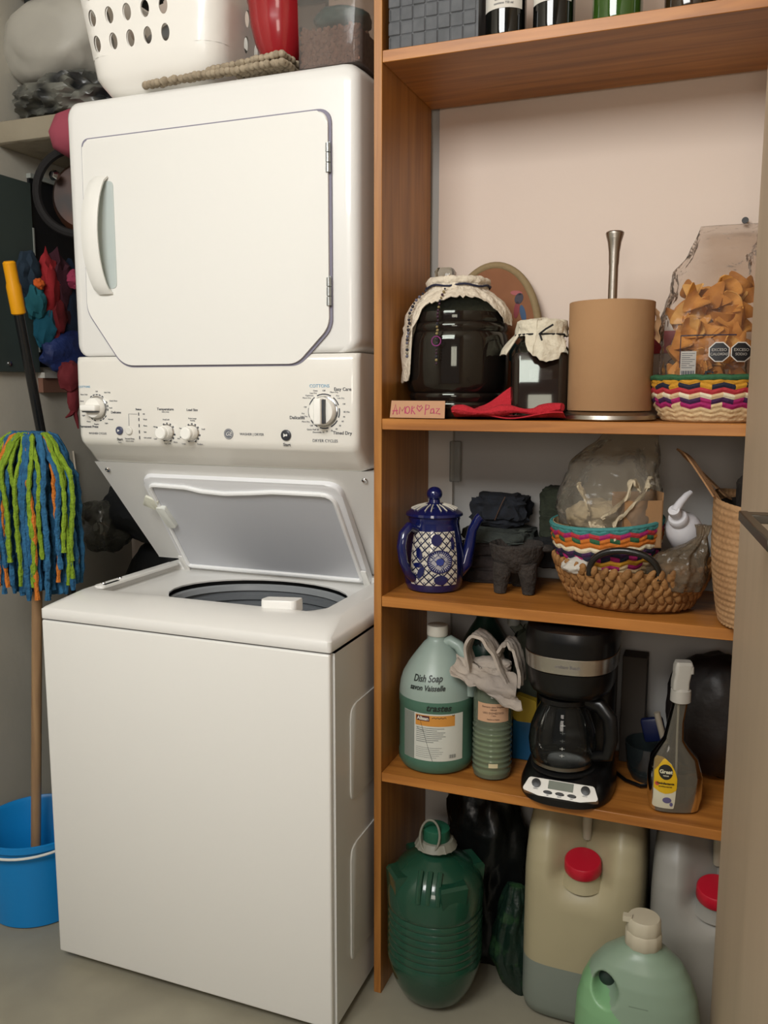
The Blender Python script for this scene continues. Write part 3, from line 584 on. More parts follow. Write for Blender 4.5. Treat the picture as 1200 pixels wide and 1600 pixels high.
part('jar_glass', lathe(jp, 64, (JX, JY, SB), cap1=False), glass_thin, bj)
part('dark_tea', lathe([(max(r-.0015, .001), z+.001) for r, z in jp if z < .2]+[(.095, .207), (.001, .207)], 64, (JX, JY, SB), cap0=False, cap1=False), tea, bj, ang=60)
def cover(cx, cy, z0, ztop, rtop, rf, L_, seed, th=.0018, n=96, m=26, flare=.006):
    def f(u, v):
        a = 2*pi*u; z = ztop-v*L_(a)
        if v < .12: r = rtop*(v/.12); z = ztop+.004*(1-v/.12)
        else:
            z = ztop-(v-.12)/.88*L_(a); r = max(rf(z-z0)+.003, rtop*.98)
        w = (noise.noise(Vector((cos(a)*3, sin(a)*3, v*1.5+seed)))*.008+noise.noise(Vector((cos(a)*9, sin(a)*9, v*3+seed)))*.005)*min(1, v*2)
        r += abs(w)*1.0+flare*max(0, v-.5)
        return (max(cx+r*sin(a), .7335), cy-r*cos(a), z+.004*noise.noise(Vector((a*4, v*4, seed))))
    return grid(f, n, m, th)
def LL(a):
    a = (a+pi) % (2*pi)-pi   # 0 = front, + = right
    d = math.degrees(a); base = [(-180, .10), (-140, .14), (-110, .20), (-72, .205), (-38, .20), (-34, .10), (-24, .055), (-6, .050), (12, .042), (40, .042), (58, .055), (72, .085), (92, .095), (104, .06), (180, .10)]
    for (d0, l0), (d1, l1) in zip(base, base[1:]):
        if d0 <= d <= d1: return l0+(l1-l0)*(d-d0)/(d1-d0)+.008*noise.noise(Vector((a*14, 3, 1)))
gz = part('gauze_cover', cover(JX, JY, SB, SB+.2745, .060, jr, LL, 4), gauze, bj, ang=80)
part('neck_string', tube([(JX+.0645*cos(a*pi/20), JY+.0645*sin(a*pi/20), SB+.2585+.002*sin(a)) for a in range(40)], .0022, 6, closed=True), P('string_navy', '#23263c', .8), bj)
def beadline(name, lab, a0, z1, z0, cols, seed, r0=.0028, da=0):
    t = thing(name, lab, 'beads', (JX, JY, z0)); r = random.Random(seed); n = int((z1-z0)/.0062); groups = {}
    for i in range(n):
        z = z1-(z1-z0)*i/n; a = a0+da*i/n; R = max(jr(z-SB), .06)+.0155-.003*(i/n); groups.setdefault(r.choice(cols), []).append(ball((JX+R*sin(a), JY-R*cos(a), z), r0*r.uniform(.8, 1.25), 8, 6))
    ks = sorted(groups); bm = bmesh.new()
    for i, c in enumerate(ks):
        me = bpy.data.meshes.new('t'); g = join(*groups[c])
        for f in g.faces: f.material_index = i
        g.to_mesh(me); g.free(); bm.from_mesh(me); bpy.data.meshes.remove(me)
    part('beads', bm, [P('bead', c, .3) for c in ks], t)
    return t
beadline('bead_string', 'dark and silver bead string hanging over the long left gauze flap', -.72, SB+.25, SB+.115, ['#22222e', '#22222e', '#8a8474', '#5a5a6a'], 1)
beadline('bead_string', 'thin bead string with a purple ring on the front of the big jar', -.06, SB+.25, SB+.10, ['#22222e', '#8a7a50', '#3a2030'], 2, .0024)
obj('purple_ring', xf(tube([(.009*cos(a*pi/10), .009*sin(a*pi/10), 0) for a in range(20)], .0012, 6, closed=True), T(JX-.007, JY-.1195, SB+.148) @ RX(pi/2)), P('ring_purple', '#7a2468', .4), label='small purple ring hanging on the bead string of the big jar', cat='ring')
gj = thing('small_glass_jar', 'clear glass jar with a square stopper behind the big tea jar', 'jar', (.775, .425, SB))
part('glass', lathe([(.001, .002), (.036, 0), (.040, .01), (.040, .22), (.030, .26), (.028, .268), (.034, .272), (.034, .278), (.001, .279)], 32, (.776, .424, SB)), glass_thin, gj)
part('stopper', loft([[(x, y, SB+z) for x, y, _ in loop(.776-s, .776+s, .424-s, .424+s, .004, 0, 3)] for z, s in ((.280, .012), (.285, .018), (.31, .020), (.318, .015))]), glass, gj)
# oval drum plate leaning against the wall board
tp = thing('oval_plate', 'round terracotta plaque with a rope-grey rim leaning on the wall behind the jars', 'plaque', (.895, .43, SB))
TM = T(.882, .4325, SB+.166) @ RX(-.10)
def oval(a, b, n=64): return [(a*cos(2*pi*i/n), b*sin(2*pi*i/n)) for i in range(n)]
part('plaque_face', prism(oval(.098, .153), .010, .001, 1, TM @ FRONT), P('terracotta', '#8a5a38', .75, col2='#7a4c2e', cs=8), tp)
part('rim', xf(tube([(.1*cos(2*pi*i/64), -.005, .155*sin(2*pi*i/64)) for i in range(64)], .0085, 10, closed=True), TM), P('rim_drab', '#8d7a58', .8, bump=.4, bs=60), tp)
for c, sx_, sz_, x, z, a in (('#7c1f28', .006, .018, .052, .058, .1), ('#24466a', .006, .019, .066, .050, -.25), ('#2b2230', .009, .012, .056, .082, .3), ('#9a4a4a', .013, .005, .050, .094, .1), ('#123e46', .014, .02, .045, -.03, .2)):
    part('painted_mark', xf(prism(oval(sx_, sz_, 20), .0006, 0, 1, FRONT), TM @ T(x, -.0102, z) @ RY(a)), P('mark_paint', c, .6), tp)
# small square jar with a cap cloth on the red cloth
KX, KY = 1.022, .262
k0 = SB+.008
def sq(s, r_, z): return [(x, y, z) for x, y, _ in loop(KX-s, KX+s, KY-s, KY+s, max(r_, .002), 0, 6)]
kj = thing('square_tea_jar', 'small square glass jar of dark tea tied with a cloth cap and black string', 'jar', (KX, KY, k0))
part('jar_glass', xf(loft([sq(.050, .018, k0), sq(.054, .018, k0+.006), sq(.055, .018, k0+.115), sq(.050, .02, k0+.128), sq(.036, .03, k0+.143), sq(.034, .034, k0+.165)], True, False), T(KX, KY, 0) @ RZ(.14) @ T(-KX, -KY, 0)), glass_thin, kj)
part('dark_tea', xf(loft([sq(.0485, .018, k0+.003), sq(.0525, .018, k0+.008), sq(.0530, .018, k0+.112), sq(.049, .02, k0+.118)]), T(KX, KY, 0) @ RZ(.14) @ T(-KX, -KY, 0)), P('square_tea', '#2a130d', .08, coat=.8), kj)
def L2(a):
    a = (a+pi) % (2*pi)-pi; d = math.degrees(a)
    return .028+.050*max(0, sin(a*2+.9))**1.0+(.035 if -100 < d < -50 else 0)+.006*noise.noise(Vector((a*9, 1, 7)))
def kr(z):
    return .043 if z > .150 else .043+(.150-z)*1.0 if z > .125 else .068
part('cloth_cap', cover(KX, KY, k0, k0+.178, .042, lambda z: kr(z), L2, 9, n=80, flare=.0), P('cap_cloth', '#d2c9b4', .95, bump=.5, bs=80), kj, ang=80)
st = P('string_black', '#15151a', .7)
part('tie_string', join(tube([(KX+.050*cos(a*pi/20), KY+.050*sin(a*pi/20), k0+.152) for a in range(40)], .0018, 6, closed=True),
     tube([(KX+.006, KY-.053, k0+.152), (KX+.018, KY-.058, k0+.160), (KX+.032, KY-.058, k0+.168)], .0018, 6), tube([(KX+.006, KY-.053, k0+.152), (KX+.012, KY-.060, k0+.14), (KX+.010, KY-.062, k0+.125)], .0018, 6)), st, kj)
part('embossed_plate', xf(loft([[(x, 0, z) for x, z in oval_] for oval_ in (rpoly([(-.011, -.005), (.011, -.005), (.011, .005), (-.011, .005)], .003), rpoly([(-.008, -.003), (.008, -.003), (.008, .003), (-.008, .003)], .002))], False, False), T(KX-.020, KY-.0485, k0+.134) @ RX(-.6)), glass, kj)
def redc():
    bot = (0.0004)
    def f(u, v):
        x = .870+.212*u; y = .172+.20*v-.006*sin(4*u*pi)
        z = SB+.005+.001*sin(9*u)
        z += .006*exp_(-((v-.0)/.10)**2)*(1+.9*sin(7*u+1))
        if u < .35: z += (.35-u)/.35*max(0, v-.15)*.0+.0
        return (x-.012*v*(1-u), y, z)
    return grid(f, 40, 24, .0022)
exp_ = math.exp
red = P('red_terry', '#b0202c', .95, bump=.5, bs=140)
rc = thing('red_cloth', 'red terry cloth spread under the small square jar', 'cloth', (.97, .25, SB))
part('cloth', redc(), red, rc)
part('rolled_edge', join(tube([(.872+.205*k/24, .182-.012*sin(k/24*pi*1.7)-.006*sin(k*.5), SB+.0165+.003*sin(k*.55+1)+.005*(k/24)**3) for k in range(25)], [.008+.003*sin(k*.7)+(.003 if k > 18 else 0) for k in range(25)], 10, flat=.9)), red, rc)
def flapf(u, v):
    return (.880+.095*u+.004*v, .216-.012*u+.02*v-.012*sin(pi*u), SB+.010+(.052*v)*(.15+.85*u**1.3)+.004*sin(6*u+2*v))
part('raised_fold', grid(flapf, 14, 14, .004), red, rc)
# handwritten card
cd_ = thing('paper_card', 'small cardboard strip hand-lettered in pink in front of the big jar', 'card', (.80, .176, SB))
CM = T(.800, .1745, SB+.0185) @ RZ(.02) @ RX(-.18) @ FRONT
part('card', prism([(-.056, -.017), (.056, -.0175), (.055, .0165), (-.0545, .0165)], .0012, 0, 1, CM), P('card_kraft', '#b98d6c', .8), cd_)
def strokes(ls, w, M, h=.0014): return xf(join(*[ribbon(l, w, h) for l in ls]), M)
A_ = [[(-.050, -.011), (-.0455, .009), (-.041, -.011)], [(-.051, -.004), (-.040, -.003)], [(-.037, -.010), (-.036, .004), (-.031, -.004), (-.026, .005), (-.025, -.009)],
      [(-.020+.0045*cos(t*.7), -.002+.007*sin(t*.7)) for t in range(10)], [(-.012, -.010), (-.011, .006), (-.006, .004), (-.0115, -.001), (-.004, -.010)],
      [(.004, -.004), (-.001, .002), (.000, .0075), (.004, .004), (.008, .0075), (.010, .003), (.004, -.005)],
      [(.016, -.011), (.017, .009), (.024, .007), (.023, .001), (.0165, -.001)], [(.033, .001), (.028, .000), (.027, -.008), (.033, -.007), (.033, .001), (.035, -.009)], [(.038, .001), (.045, .002), (.038, -.008), (.047, -.009)]]
part('lettering', strokes(A_, .0021, CM), P('pink_marker', '#a8325a', .6), cd_)
# paper towel holder
HX, HY = 1.153, .254
ph = thing('paper_towel_holder', 'steel upright paper towel holder with a brown paper roll', 'paper towel holder', (HX, HY, SB))
part('base', lathe([(.001, .001), (.082, 0), (.0875, .003), (.0865, .010), (.078, .0165), (.001, .0175)], 64, (HX, HY, SB), cap0=False, cap1=False), steel, ph)
part('rod', lathe([(.0085, .017), (.0085, .282), (.0092, .287), (.0100, .307), (.0125, .325), (.0165, .339), (.0165, .342), (.0145, .344), (.001, .3445)], 28, (HX, HY, SB)), steel, ph)
part('paper_roll', lathe([(.020, .0185), (.0768, .0185), (.0775, .0195), (.0775, .2155), (.0765, .2165), (.020, .2165)], 72, (HX, HY, SB), cap0=False, cap1=False), P('kraft_paper', '#a9835d', .85, col2='#a27c57', cs=4, bump=.08, bs=60), ph)
part('torn_end', grid(lambda u, v: (HX+.0775+.010*u+.002*sin(12*v), HY-.005-.02*u, SB+.15+.055*v-.01*u), 6, 10, .0008), P('kraft_torn', '#a9835d', .85), ph)
part('core', lathe([(.0205, .0186), (.0205, .2164), (.0175, .2164), (.0175, .0186)], 32, (HX, HY, SB), cap0=False, cap1=False), P('core_grey', '#8e7558', .9), ph)
# woven baskets in colour bands
def band_basket(cx, cy, z0, r0, r1, h, rows, tilt=(0, 0), n=108, base_r=None, e=2):
    """plaited basket: rows = list of material indices from the bottom up; every row zigzags"""
    bm = bmesh.new(); R = len(rows); sub = 4; V = []
    for j in range(R*sub+1):
        t = j/(R*sub); ring = []
        for i in range(n):
            a = 2*pi*i/n; r = r0+(r1-r0)*sin(t*pi/2)**.75 if base_r is None else base_r(t)
            row = j//sub; ph_ = (i+row*1.5) % 3/3
            bulge = .0022*abs(sin(pi*(j % sub)/sub))+.0022*abs(sin(pi*(i/3+(row % 2)*.5)))
            zz = z0+h*t+.0045*(abs((i/6 % 1)-.5)*2-.5)*min(1, t*6)
            ring.append(bm.verts.new((cx+(r+bulge)*cos(a), cy+(r+bulge)*sin(a), zz)))
        V.append(ring)
    for j in range(R*sub):
        for i in range(n):
            f = bm.faces.new((V[j][i], V[j][(i+1) % n], V[j+1][(i+1) % n], V[j+1][i])); q = j//sub
            m = rows[q]; f.material_index = m if not isinstance(m, tuple) else m[(i//3) % len(m)]
    f = bm.faces.new(V[0][::-1]); f.material_index = rows[0] if not isinstance(rows[0], tuple) else rows[0][0]
    inner = []
    for j in range(R*sub, -1, -8):
        t = j/(R*sub); r = (r0+(r1-r0)*sin(t*pi/2)**.75)-.004
        inner.append([bm.verts.new((cx+r*cos(2*pi*i/n), cy+r*sin(2*pi*i/n), z0+h*t+.003)) for i in range(n)])
    prev = V[-1]
    for ring in inner:
        for i in range(n): bm.faces.new((prev[i], prev[(i+1) % n], ring[(i+1) % n], ring[i]))
        prev = ring
    bm.faces.new(prev)
    if tilt != (0, 0): bm.transform(T(cx, cy, z0) @ RX(tilt[0]) @ RY(tilt[1]) @ T(-cx, -cy, -z0))
    return bm
def pm(n, c): return P('palm_'+n, c, .8, bump=.3, bs=120, stretch=(1, 1, 1))
PM = [pm('natural', '#cdb187'), pm('magenta', '#9a1a5c'), pm('purple', '#3a1a44'), pm('white', '#d9cdb0'), pm('red', '#a82c34'), pm('navy', '#1a1d30'), pm('yellow', '#c08a24'), pm('green', '#2a5a3a'), pm('orange', '#b8661e'), pm('teal', '#3f8280')]
BX, BY = 1.335, .272
cb = thing('chip_basket', 'plaited palm basket with green rim holding the bag of tortilla chips', 'basket', (BX, BY, SB))
part('plaited_body', band_basket(BX, BY, SB, .080, .108, .076, [0, 0, 0, (1, 1, 1, 0), (2, 2, 1), (3, 0), 4, (5, 5, 6), 6]), PM, cb, ang=60)
part('rim', tube([(BX+.109*cos(a*pi/24), BY+.109*sin(a*pi/24), SB+.078+.001*sin(a*2.1)) for a in range(48)], .0052, 8, closed=True), PM[7], cb)
cbag = thing('chip_bag', 'clear printed bag of tortilla chips pinned up against the wall', 'bag', (BX, BY, SB+.01))
def bagsec(z):
    k = [(.0, .066, .055), (.06, .078, .062), (.10, .083, .064), (.17, .082, .058), (.23, .078, .048), (.265, .074, .034), (.30, .060, .022), (.33, .055, .012), (.362, .056, .004)]
    for (z0, a0, b0), (z1, a1, b1) in zip(k, k[1:]):
        if z0 <= z <= z1: t = (z-z0)/(z1-z0); return a0+(a1-a0)*t, b0+(b1-b0)*t
    return k[-1][1:]
def bagc(z): return BX-.012+(.028*max(0, (z-.2)/.16)), BY+.000+(.16*max(0, (z-.2)/.16)**1.2)
def bagring(z, n=64):
    a_, b_ = bagsec(z); x, y = bagc(z); out = []
    for i in range(n):
        t = 2*pi*i/n; q = noise.noise(Vector((cos(t)*2.2, sin(t)*2.2, z*16)))*.012+noise.noise(Vector((cos(t)*5, sin(t)*5, z*40)))*.005
        q *= min(1, b_/.02); e = .8
        out.append((x+(a_+q)*math.copysign(abs(cos(t))**e, cos(t)), y+(b_+q)*math.copysign(abs(sin(t))**e, sin(t)), SB+.012+z))
    return out
part('film', loft([bagring(.362*k/44) for k in range(45)], True, True), film('crisp_bag_film', '#f6f2ee', .14, .10, 18, .6, '#c5bab0', .05), cbag, ang=80)
chipm = [P('chip_corn', c, .75, col2=c2, cs=30, bump=.2, bs=60) for c, c2 in (('#cf9448', '#b07430'), ('#c08238', '#a06628'), ('#d8a860', '#c08a40'))]
def chipmesh(s, cv, th=.0022):
    def f(u, v):
        a = u*2*pi; pt = [(cos(2*pi*k/3+.5), sin(2*pi*k/3+.5)*.8) for k in range(3)]; v = v*(1-.22*(1-abs(sin(pi*(u*3 % 1))))**2)
        k = u*3; i = int(k) % 3; t = k-int(k); ex = pt[i][0]*(1-t)+pt[(i+1) % 3][0]*t; ey = pt[i][1]*(1-t)+pt[(i+1) % 3][1]*t
        x, y = ex*v*s, ey*v*s; return (x, y, cv*(x*x*1.4-y*y*.6)/s+.001*sin(200*x)*sin(180*y))
    return grid(f, 18, 5, th)
r = random.Random(11); protos = {}
CL = 'tortilla chip lying in the clear bag above the palm basket'
for i in range(92):
    z = .035+.195*((i+.5)/92); a_, b_ = bagsec(z); x, y = bagc(z); t = r.uniform(0, 2*pi); q = r.uniform(.62, .72) if i % 4 else r.uniform(.1, .4)
    if i % 3 == 0: t = r.uniform(3.6, 5.9)
    key = i % 5
    if key not in protos:
        o = obj('tortilla_chip', chipmesh([.034, .038, .032, .036, .030][key], [.9, -.7, .5, 1.2, -.4][key]), chipm[key % 3], ang=60, label=CL, cat='chip', group='tortilla chips in the bag'); protos[key] = o
    else: o = protos[key].copy(); COL.objects.link(o)
    o.location = (x+a_*q*cos(t)*.98, y+b_*q*sin(t)*.66, SB+.012+z); o.rotation_euler = (r.uniform(1.0, 2.1), r.uniform(-1.2, 1.2), r.uniform(-.6, .6))
# bag print: octagonal seals, table panel, arc logo, frame line
def on_bag(bm, M, off=.0012):
    """press a flat print onto the front of the bag"""
    bm.transform(M)
    for v in bm.verts:
        z = min(max(v.co.z-SB-.012, 0), .36); a_, b_ = bagsec(z); x, y = bagc(z); dx = max(-.97, min(.97, (v.co.x-x)/(a_+.002)))
        e = .8; c_ = abs(dx)**(1/e); s_ = (1-c_*c_)**.5; v.co.y = y-(b_+.0075)*s_**e-off-v.co.y*0
    return bm
def flatM(x, z): return T(x, 0, z) @ FRONT
sealk = P('seal_black', '#1b1c20', .5); sealw = P('print_white', '#c9c4bc', .6)
def octo(s): return [(s*cos(pi/8+k*pi/4), s*sin(pi/8+k*pi/4)) for k in range(8)]
def subd(bm, n=2):
    bmesh.ops.triangulate(bm, faces=bm.faces[:]); bmesh.ops.subdivide_edges(bm, edges=bm.edges[:], cuts=n, use_grid_fill=True); return bm
for x, w1, w2 in ((1.343, 'EXCESO', 'CALORÍAS'), (1.379, 'EXCESO', 'SODIO')):
    z = SB+.122
    s1 = part('warning_seal', on_bag(fill(octo(.0185), 8, 4), flatM(x, z), .0012), sealw, cbag)
    part('seal_face', on_bag(fill(octo(.0165), 8, 4), flatM(x, z), .0018), sealk, s1)
    part('lettering', join(on_bag(txt(w1, .0068, bold=.0001), flatM(x, z+.0035), .0024), on_bag(txt(w2, .0062, bold=.0001), flatM(x, z-.004), .0024)), sealw, s1)
ib_ = part('nutrition_panel', on_bag(patch(-.013, .013, -.024, .024, 6, 6), flatM(1.293, SB+.100), .0012), P('print_grey', '#a19c95', .6), cbag)
part('lettering', join(*[on_bag(bx(-.011, .011-.004*(k % 3), -.0004, .0004, 0, .0001), flatM(1.293, SB+.120-.0035*k), .0018) for k in range(8)]+[on_bag(bx(-.011+.0022*k, -.0100+.0022*k+.0006*(k % 2), -.006, .006, 0, .0001), flatM(1.293, SB+.084), .0018) for k in range(10)]), darkink, ib_)
part('frame_line', on_bag(join(*[subd(bx(a, b, c, d, 0, .0001), 6) for a, b, c, d in ((-.040, .052, .0, .0022), (-.040, -.0385, -.055, .0))]), flatM(1.318, SB+.150), .0012), P('print_navy', '#2a2438', .5), cbag)
lg = [on_bag(txt('Fimm', .024, bold=.0006), flatM(1.347, SB+.080), .0014)]
for k, ch in enumerate('TOTOPOS HORNEADOS'):
    a = (k-8)*.105; lg.append(on_bag(xf(txt(ch, .0042), RZ(-a)), flatM(1.347+.030*sin(a), SB+.072+.030*cos(a)), .0014))
part('lettering', join(*lg), darkink, cbag)
obj('wall_nail', xf(lathe([(.001, .0), (.006, .0), (.0065, .003), (.0025, .004), (.0025, .014), (.001, .0145)], 14), T(1.376, .452, 1.6275) @ RX(-pi/2) @ T(0, 0, 0)), P('nail_dark', '#1d1b1a', .4), label='dark nail head pinning the top of the chip bag', cat='nail')
tb_ = thing('tostada_bag', 'white and red printed bag behind the paper roll', 'bag', (1.262, .415, SB))
part('film', loft([[(1.262+.05*sx_*cos(a*pi/12)*1.0, .415+.030*sx_*sin(a*pi/12), SB+z) for a in range(24)] for z, sx_ in ((.001, .8), (.02, 1), (.12, 1.02), (.17, .9), (.205, .6))]), P('bag_white', '#b0a79f', .35), tb_)
part('red_print', loft([[(1.262+.0515*sx_*cos(a*pi/12)*1.0, .415+.0315*sx_*sin(a*pi/12), SB+z) for a in range(24)] for z, sx_ in ((.128, 1.01), (.150, .96), (.172, .91))], False, False), P('print_red', '#8e2436', .4), tb_)
part('lettering', join(xf(txt('TOSTADAS', .020, al='CENTER'), T(1.245, .3830, SB+.095) @ RY(-.9) @ FRONT)), P('print_mauve', '#5a4a50', .5), tb_)
# ---------------------------------------------------------------- third level (z = SC)
navy = P('cobalt_glaze', '#121a4e', .12, coat=.8); cream = P('cream_glaze', '#c9c3b4', .15, coat=.6); cob2 = P('cobalt_light', '#2c3c84', .15, coat=.6)
PX, PY_ = .805, .272
pp = [(.001, .001), (.048, 0), (.056, .003), (.060, .012), (.0625, .03), (.063, .05), (.0615, .08), (.058, .105), (.0545, .125), (.0525, .14), (.053, .146), (.0545, .15), (.054, .155)]
def pr_(z):
    for (r0, z0), (r1, z1) in zip(pp, pp[1:]):
        if z0 <= z <= z1 and z1 > z0: return r0+(r1-r0)*(z-z0)/(z1-z0)
    return .055
cp = thing('coffee_pot', 'blue and white painted ceramic coffee pot with a knobbed lid', 'coffee pot', (PX, PY_, SC))
part('pot_body', lathe(pp, 56, (PX, PY_, SC)), navy, cp)
part('lid', lathe([(.056, .154), (.060, .157), (.059, .162), (.045, .170), (.022, .178), (.012, .182), (.011, .190), (.001, .19)], 48, (PX, PY_, SC)), navy, cp)
part('lid_knob', ball((PX, PY_, SC+.2), .0165, 24, 16, (1, 1, .92)), navy, cp)
HR = T(PX, PY_, 0) @ RZ(.92) @ T(-PX, -PY_, 0)
part('handle', xf(tube([(PX-.050, PY_-.008, SC+.130), (PX-.075, PY_-.012, SC+.138), (PX-.092, PY_-.016, SC+.125), (PX-.098, PY_-.018, SC+.10), (PX-.093, PY_-.018, SC+.07), (PX-.080, PY_-.016, SC+.045), (PX-.058, PY_-.01, SC+.028)], [.012, .012, .0115, .011, .011, .011, .012], 12, flat=.8), HR @ T(PX, PY_, 0) @ Matrix.Diagonal((.95, 1, 1, 1)) @ T(-PX, -PY_, 0)), navy, cp)
part('spout', xf(tube([(PX+.045, PY_, SC+.035), (PX+.066, PY_, SC+.055), (PX+.074, PY_, SC+.09), (PX+.080, PY_, SC+.125), (PX+.092, PY_, SC+.148), (PX+.097, PY_, SC+.152)], [.02, .016, .012, .0105, .010, .011], 12), T(PX, PY_, 0) @ RZ(.35) @ T(-PX, -PY_, 0)), navy, cp)
def onpot(bm, a0, off=.0008):
    for v in bm.verts:
        x, y, z = v.co; r_ = pr_(y)+off+z; a = x/.058+a0; v.co = (PX+r_*sin(a), PY_-r_*cos(a), SC+y)
    return bm
A0 = .30
part('white_panel', onpot(patch(-.048, .050, .018, .128, 30, 24), A0, .0006), cream, cp)
lat = []
for k in range(-7, 8):
    for sgn in (1, -1):
        pts = []
        for j in range(25):
            y = .018+.110*j/24; x = k*.0175+sgn*(y-.073)*.95
            if -.048 < x < .049: pts.append((x, y))
        if len(pts) > 2: lat.append(ribbon(pts, .0022))
dots = []
for i in range(-6, 7):
    for j in range(12):
        x = i*.00875; y = .0215+j*.0092
        if (i+j) % 2 == 0 and abs(x) < .046: dots += [prism([(x+dx+.0013*cos(a*pi/3), y+dy+.0013*sin(a*pi/3)) for a in range(6)], .0003) for dx, dy in ((-.002, 0), (.002, 0), (0, .0025), (0, -.0025))]
part('lattice', onpot(join(*(lat+dots)), A0, .0012), P('lattice_blue', '#10183a', .2, coat=.5), cp)
fl = [prism([(.012+.024*cos(a*pi/16), .068+.024*sin(a*pi/16)) for a in range(32)], .001)]
leaves = [(.006, .112, .011, .012, 0), (-.028, .083, .006, .013, .3), (-.030, .060, .010, .005, 0), (-.024, .045, .006, .013, -.4), (.014, .030, .013, .010, 0), (.040, .104, .004, .014, 0)]
for x, y, a_, b_, t in leaves: fl.append(xf(prism(oval(a_, b_, 20), .001), T(x, y, 0) @ RZ(t)))
part('painted_flower', onpot(join(*fl), A0, .0016), navy, cp)
ray_ = [ribbon([(.012+.009*cos(a*pi/15), .068+.009*sin(a*pi/15)), (.012+.021*cos(a*pi/15), .068+.021*sin(a*pi/15))], .0011) for a in range(30)]
part('flower_rays', onpot(join(*ray_), A0, .0029), P('ray_white', '#a9abc0', .2), cp)
part('flower_centre', onpot(join(prism([(.012+.0075*cos(a*pi/10), .068+.0075*sin(a*pi/10)) for a in range(20)], .0006)), A0, .0028), cob2, cp)
part('lid_pattern', join(*[xf(tube([(.020, 0, .1795), (.035, 0, .1755), (.048, 0, .170)], .0016, 5), T(PX, PY_, SC) @ RZ(k*pi/9+(.08 if k % 2 else 0))) for k in range(18)]), cream, cp)
# mortar on three legs
st_ = P('volcanic_stone', '#3a3430', .95, col2='#2b2622', cs=30, bump=.8, bs=90)
mo = thing('stone_mortar', 'dark volcanic stone mortar on three stubby legs', 'mortar', (.972, .315, SC))
part('bowl', lathe([(.001, .045), (.03, .042), (.045, .052), (.054, .075), (.057, .098), (.054, .101), (.048, .095), (.036, .07), (.001, .062)], 36, (.972, .315, SC), cap0=False, cap1=False, fn=lambda a, z, r: .0015*sin(7*a+z*90)), st_, mo)
for a in (-2.2, -.75, 1.7): part('leg', tube([(.972+.036*cos(a), .315+.036*sin(a), SC+.062), (.972+.042*cos(a), .315+.042*sin(a), SC+.03), (.972+.044*cos(a), .315+.044*sin(a), SC+.001)], [.022, .017, .012], 12), st_, mo)
part('rim_spout', blob((1.035, .315, SC+.093), (.014, .016, .008), .1, 1, 3, 3), st_, mo)
# folded dark fabrics behind
def folded(name, label, c, s, col, col2, seed, rz=0, layers=3, cat='cloth'):
    b = []
    for k in range(layers):
        b.append(xf(blob((0, 0, 0), (s[0]/2*(1-.03*k), s[1]/2, s[2]/layers*.62), .16, 2.6, seed+k, 4, e=.45), T(c[0]+.004*sin(k*3), c[1], c[2]+s[2]*(k+.5)/layers) @ RZ(rz+.05*sin(k*5))))
    return obj(name, join(*b), P(name+'_fabric', col, .95, col2=col2, cs=50, bump=.6, bs=50), label=label, cat=cat)
folded('folded_trousers', 'folded dark clothes at the bottom of the pile behind the blue coffee pot', (.905, .405, SC+.001), (.15, .10, .085), '#2d2523', '#201a18', 3, .1)
folded('folded_blanket', 'grey-green knit folded in the middle of the cloth pile', (.915, .40, SC+.088), (.15, .10, .03), '#2f3330', '#3a3f3a', 7, 0, 1)
cap_ = thing('plaid_cap', 'dark plaid cloth with a brown stitch line on top of the pile', 'cloth', (.905, .40, SC+.12))
part('cloth', blob((.915, .40, SC+.157), (.060, .048, .034), .26, 2.6, 44, 4, e=.6), P('plaid_dark', '#15171c', .95, col2='#1f232b', cs=50, bump=.5, bs=40), cap_)
part('stitching', tube([(.915+.02*t, .3495-.001*sin(t*3)+.014*max(0, t-.6)**2*3, SC+.140+.05*t) for t in (0, .2, .4, .6, .8, 1)], .0012, 5), P('stitch_brown', '#4a3528', .8), cap_)
folded('green_cloth', 'dull green cloth between the dark pile and the plaited palm basket', (1.045, .41, SC+.10), (.09, .08, .105), '#2e3326', '#262b20', 12, 0, 2)
folded('black_sock', 'black garment under the dull green cloth', (1.045, .395, SC+.045), (.12, .08, .055), '#0e0f10', '#17181a', 15, 0, 1)
# big water hyacinth basket with handle
GX, GY, GA, GB = 1.205, .2815, .150, .108
grass = P('water_hyacinth', '#9c7040', .75, col2='#6f4a24', cs=28, bump=.5, bs=80, ramp=(.3, .7))
gb = thing('hyacinth_basket', 'oval water hyacinth basket with black handles holding bags', 'basket', (GX, GY, SC))
def gfac(t): return .72+.28*t**.7
bm_ = [lathe([(.001, .002), (.70, .002), (.74, .008), (gfac(.3), .025), (gfac(.6), .05), (.985, .082), (.95, .082), (.70, .01), (.001, .009)], 48, (0, 0, 0), cap0=False, cap1=False)]
bm_[0].transform(T(GX, GY, SC) @ Matrix.Diagonal((GA*.97, GB*.97, 1, 1)))
def sag(x): return .010*abs(x/GA)**2
r = random.Random(8)
for row in range(5):
    t = (row+.5)/5; n = 44
    for i in range(n):
        a = 2*pi*(i+.5*(row % 2))/n+r.uniform(-.02, .02); f = gfac(t); x = GA*f*cos(a); y = GB*f*sin(a)
        tl = (.45 if row % 2 else -.45)+r.uniform(-.15, .15)
        m = T(GX+x, GY+y, SC+.012+.072*t+sag(x)*t) @ RZ(atan2(y/GB**2, x/GA**2)-pi/2) @ RY(tl) @ RX(-.25)
        bm_.append(xf(ball((0, 0, 0), 1, 8, 6), m @ Matrix.Diagonal((.0078*r.uniform(.85, 1.15), .0065, .0145*r.uniform(.9, 1.15), 1))))
part('woven_body', join(*bm_), grass, gb, ang=70)
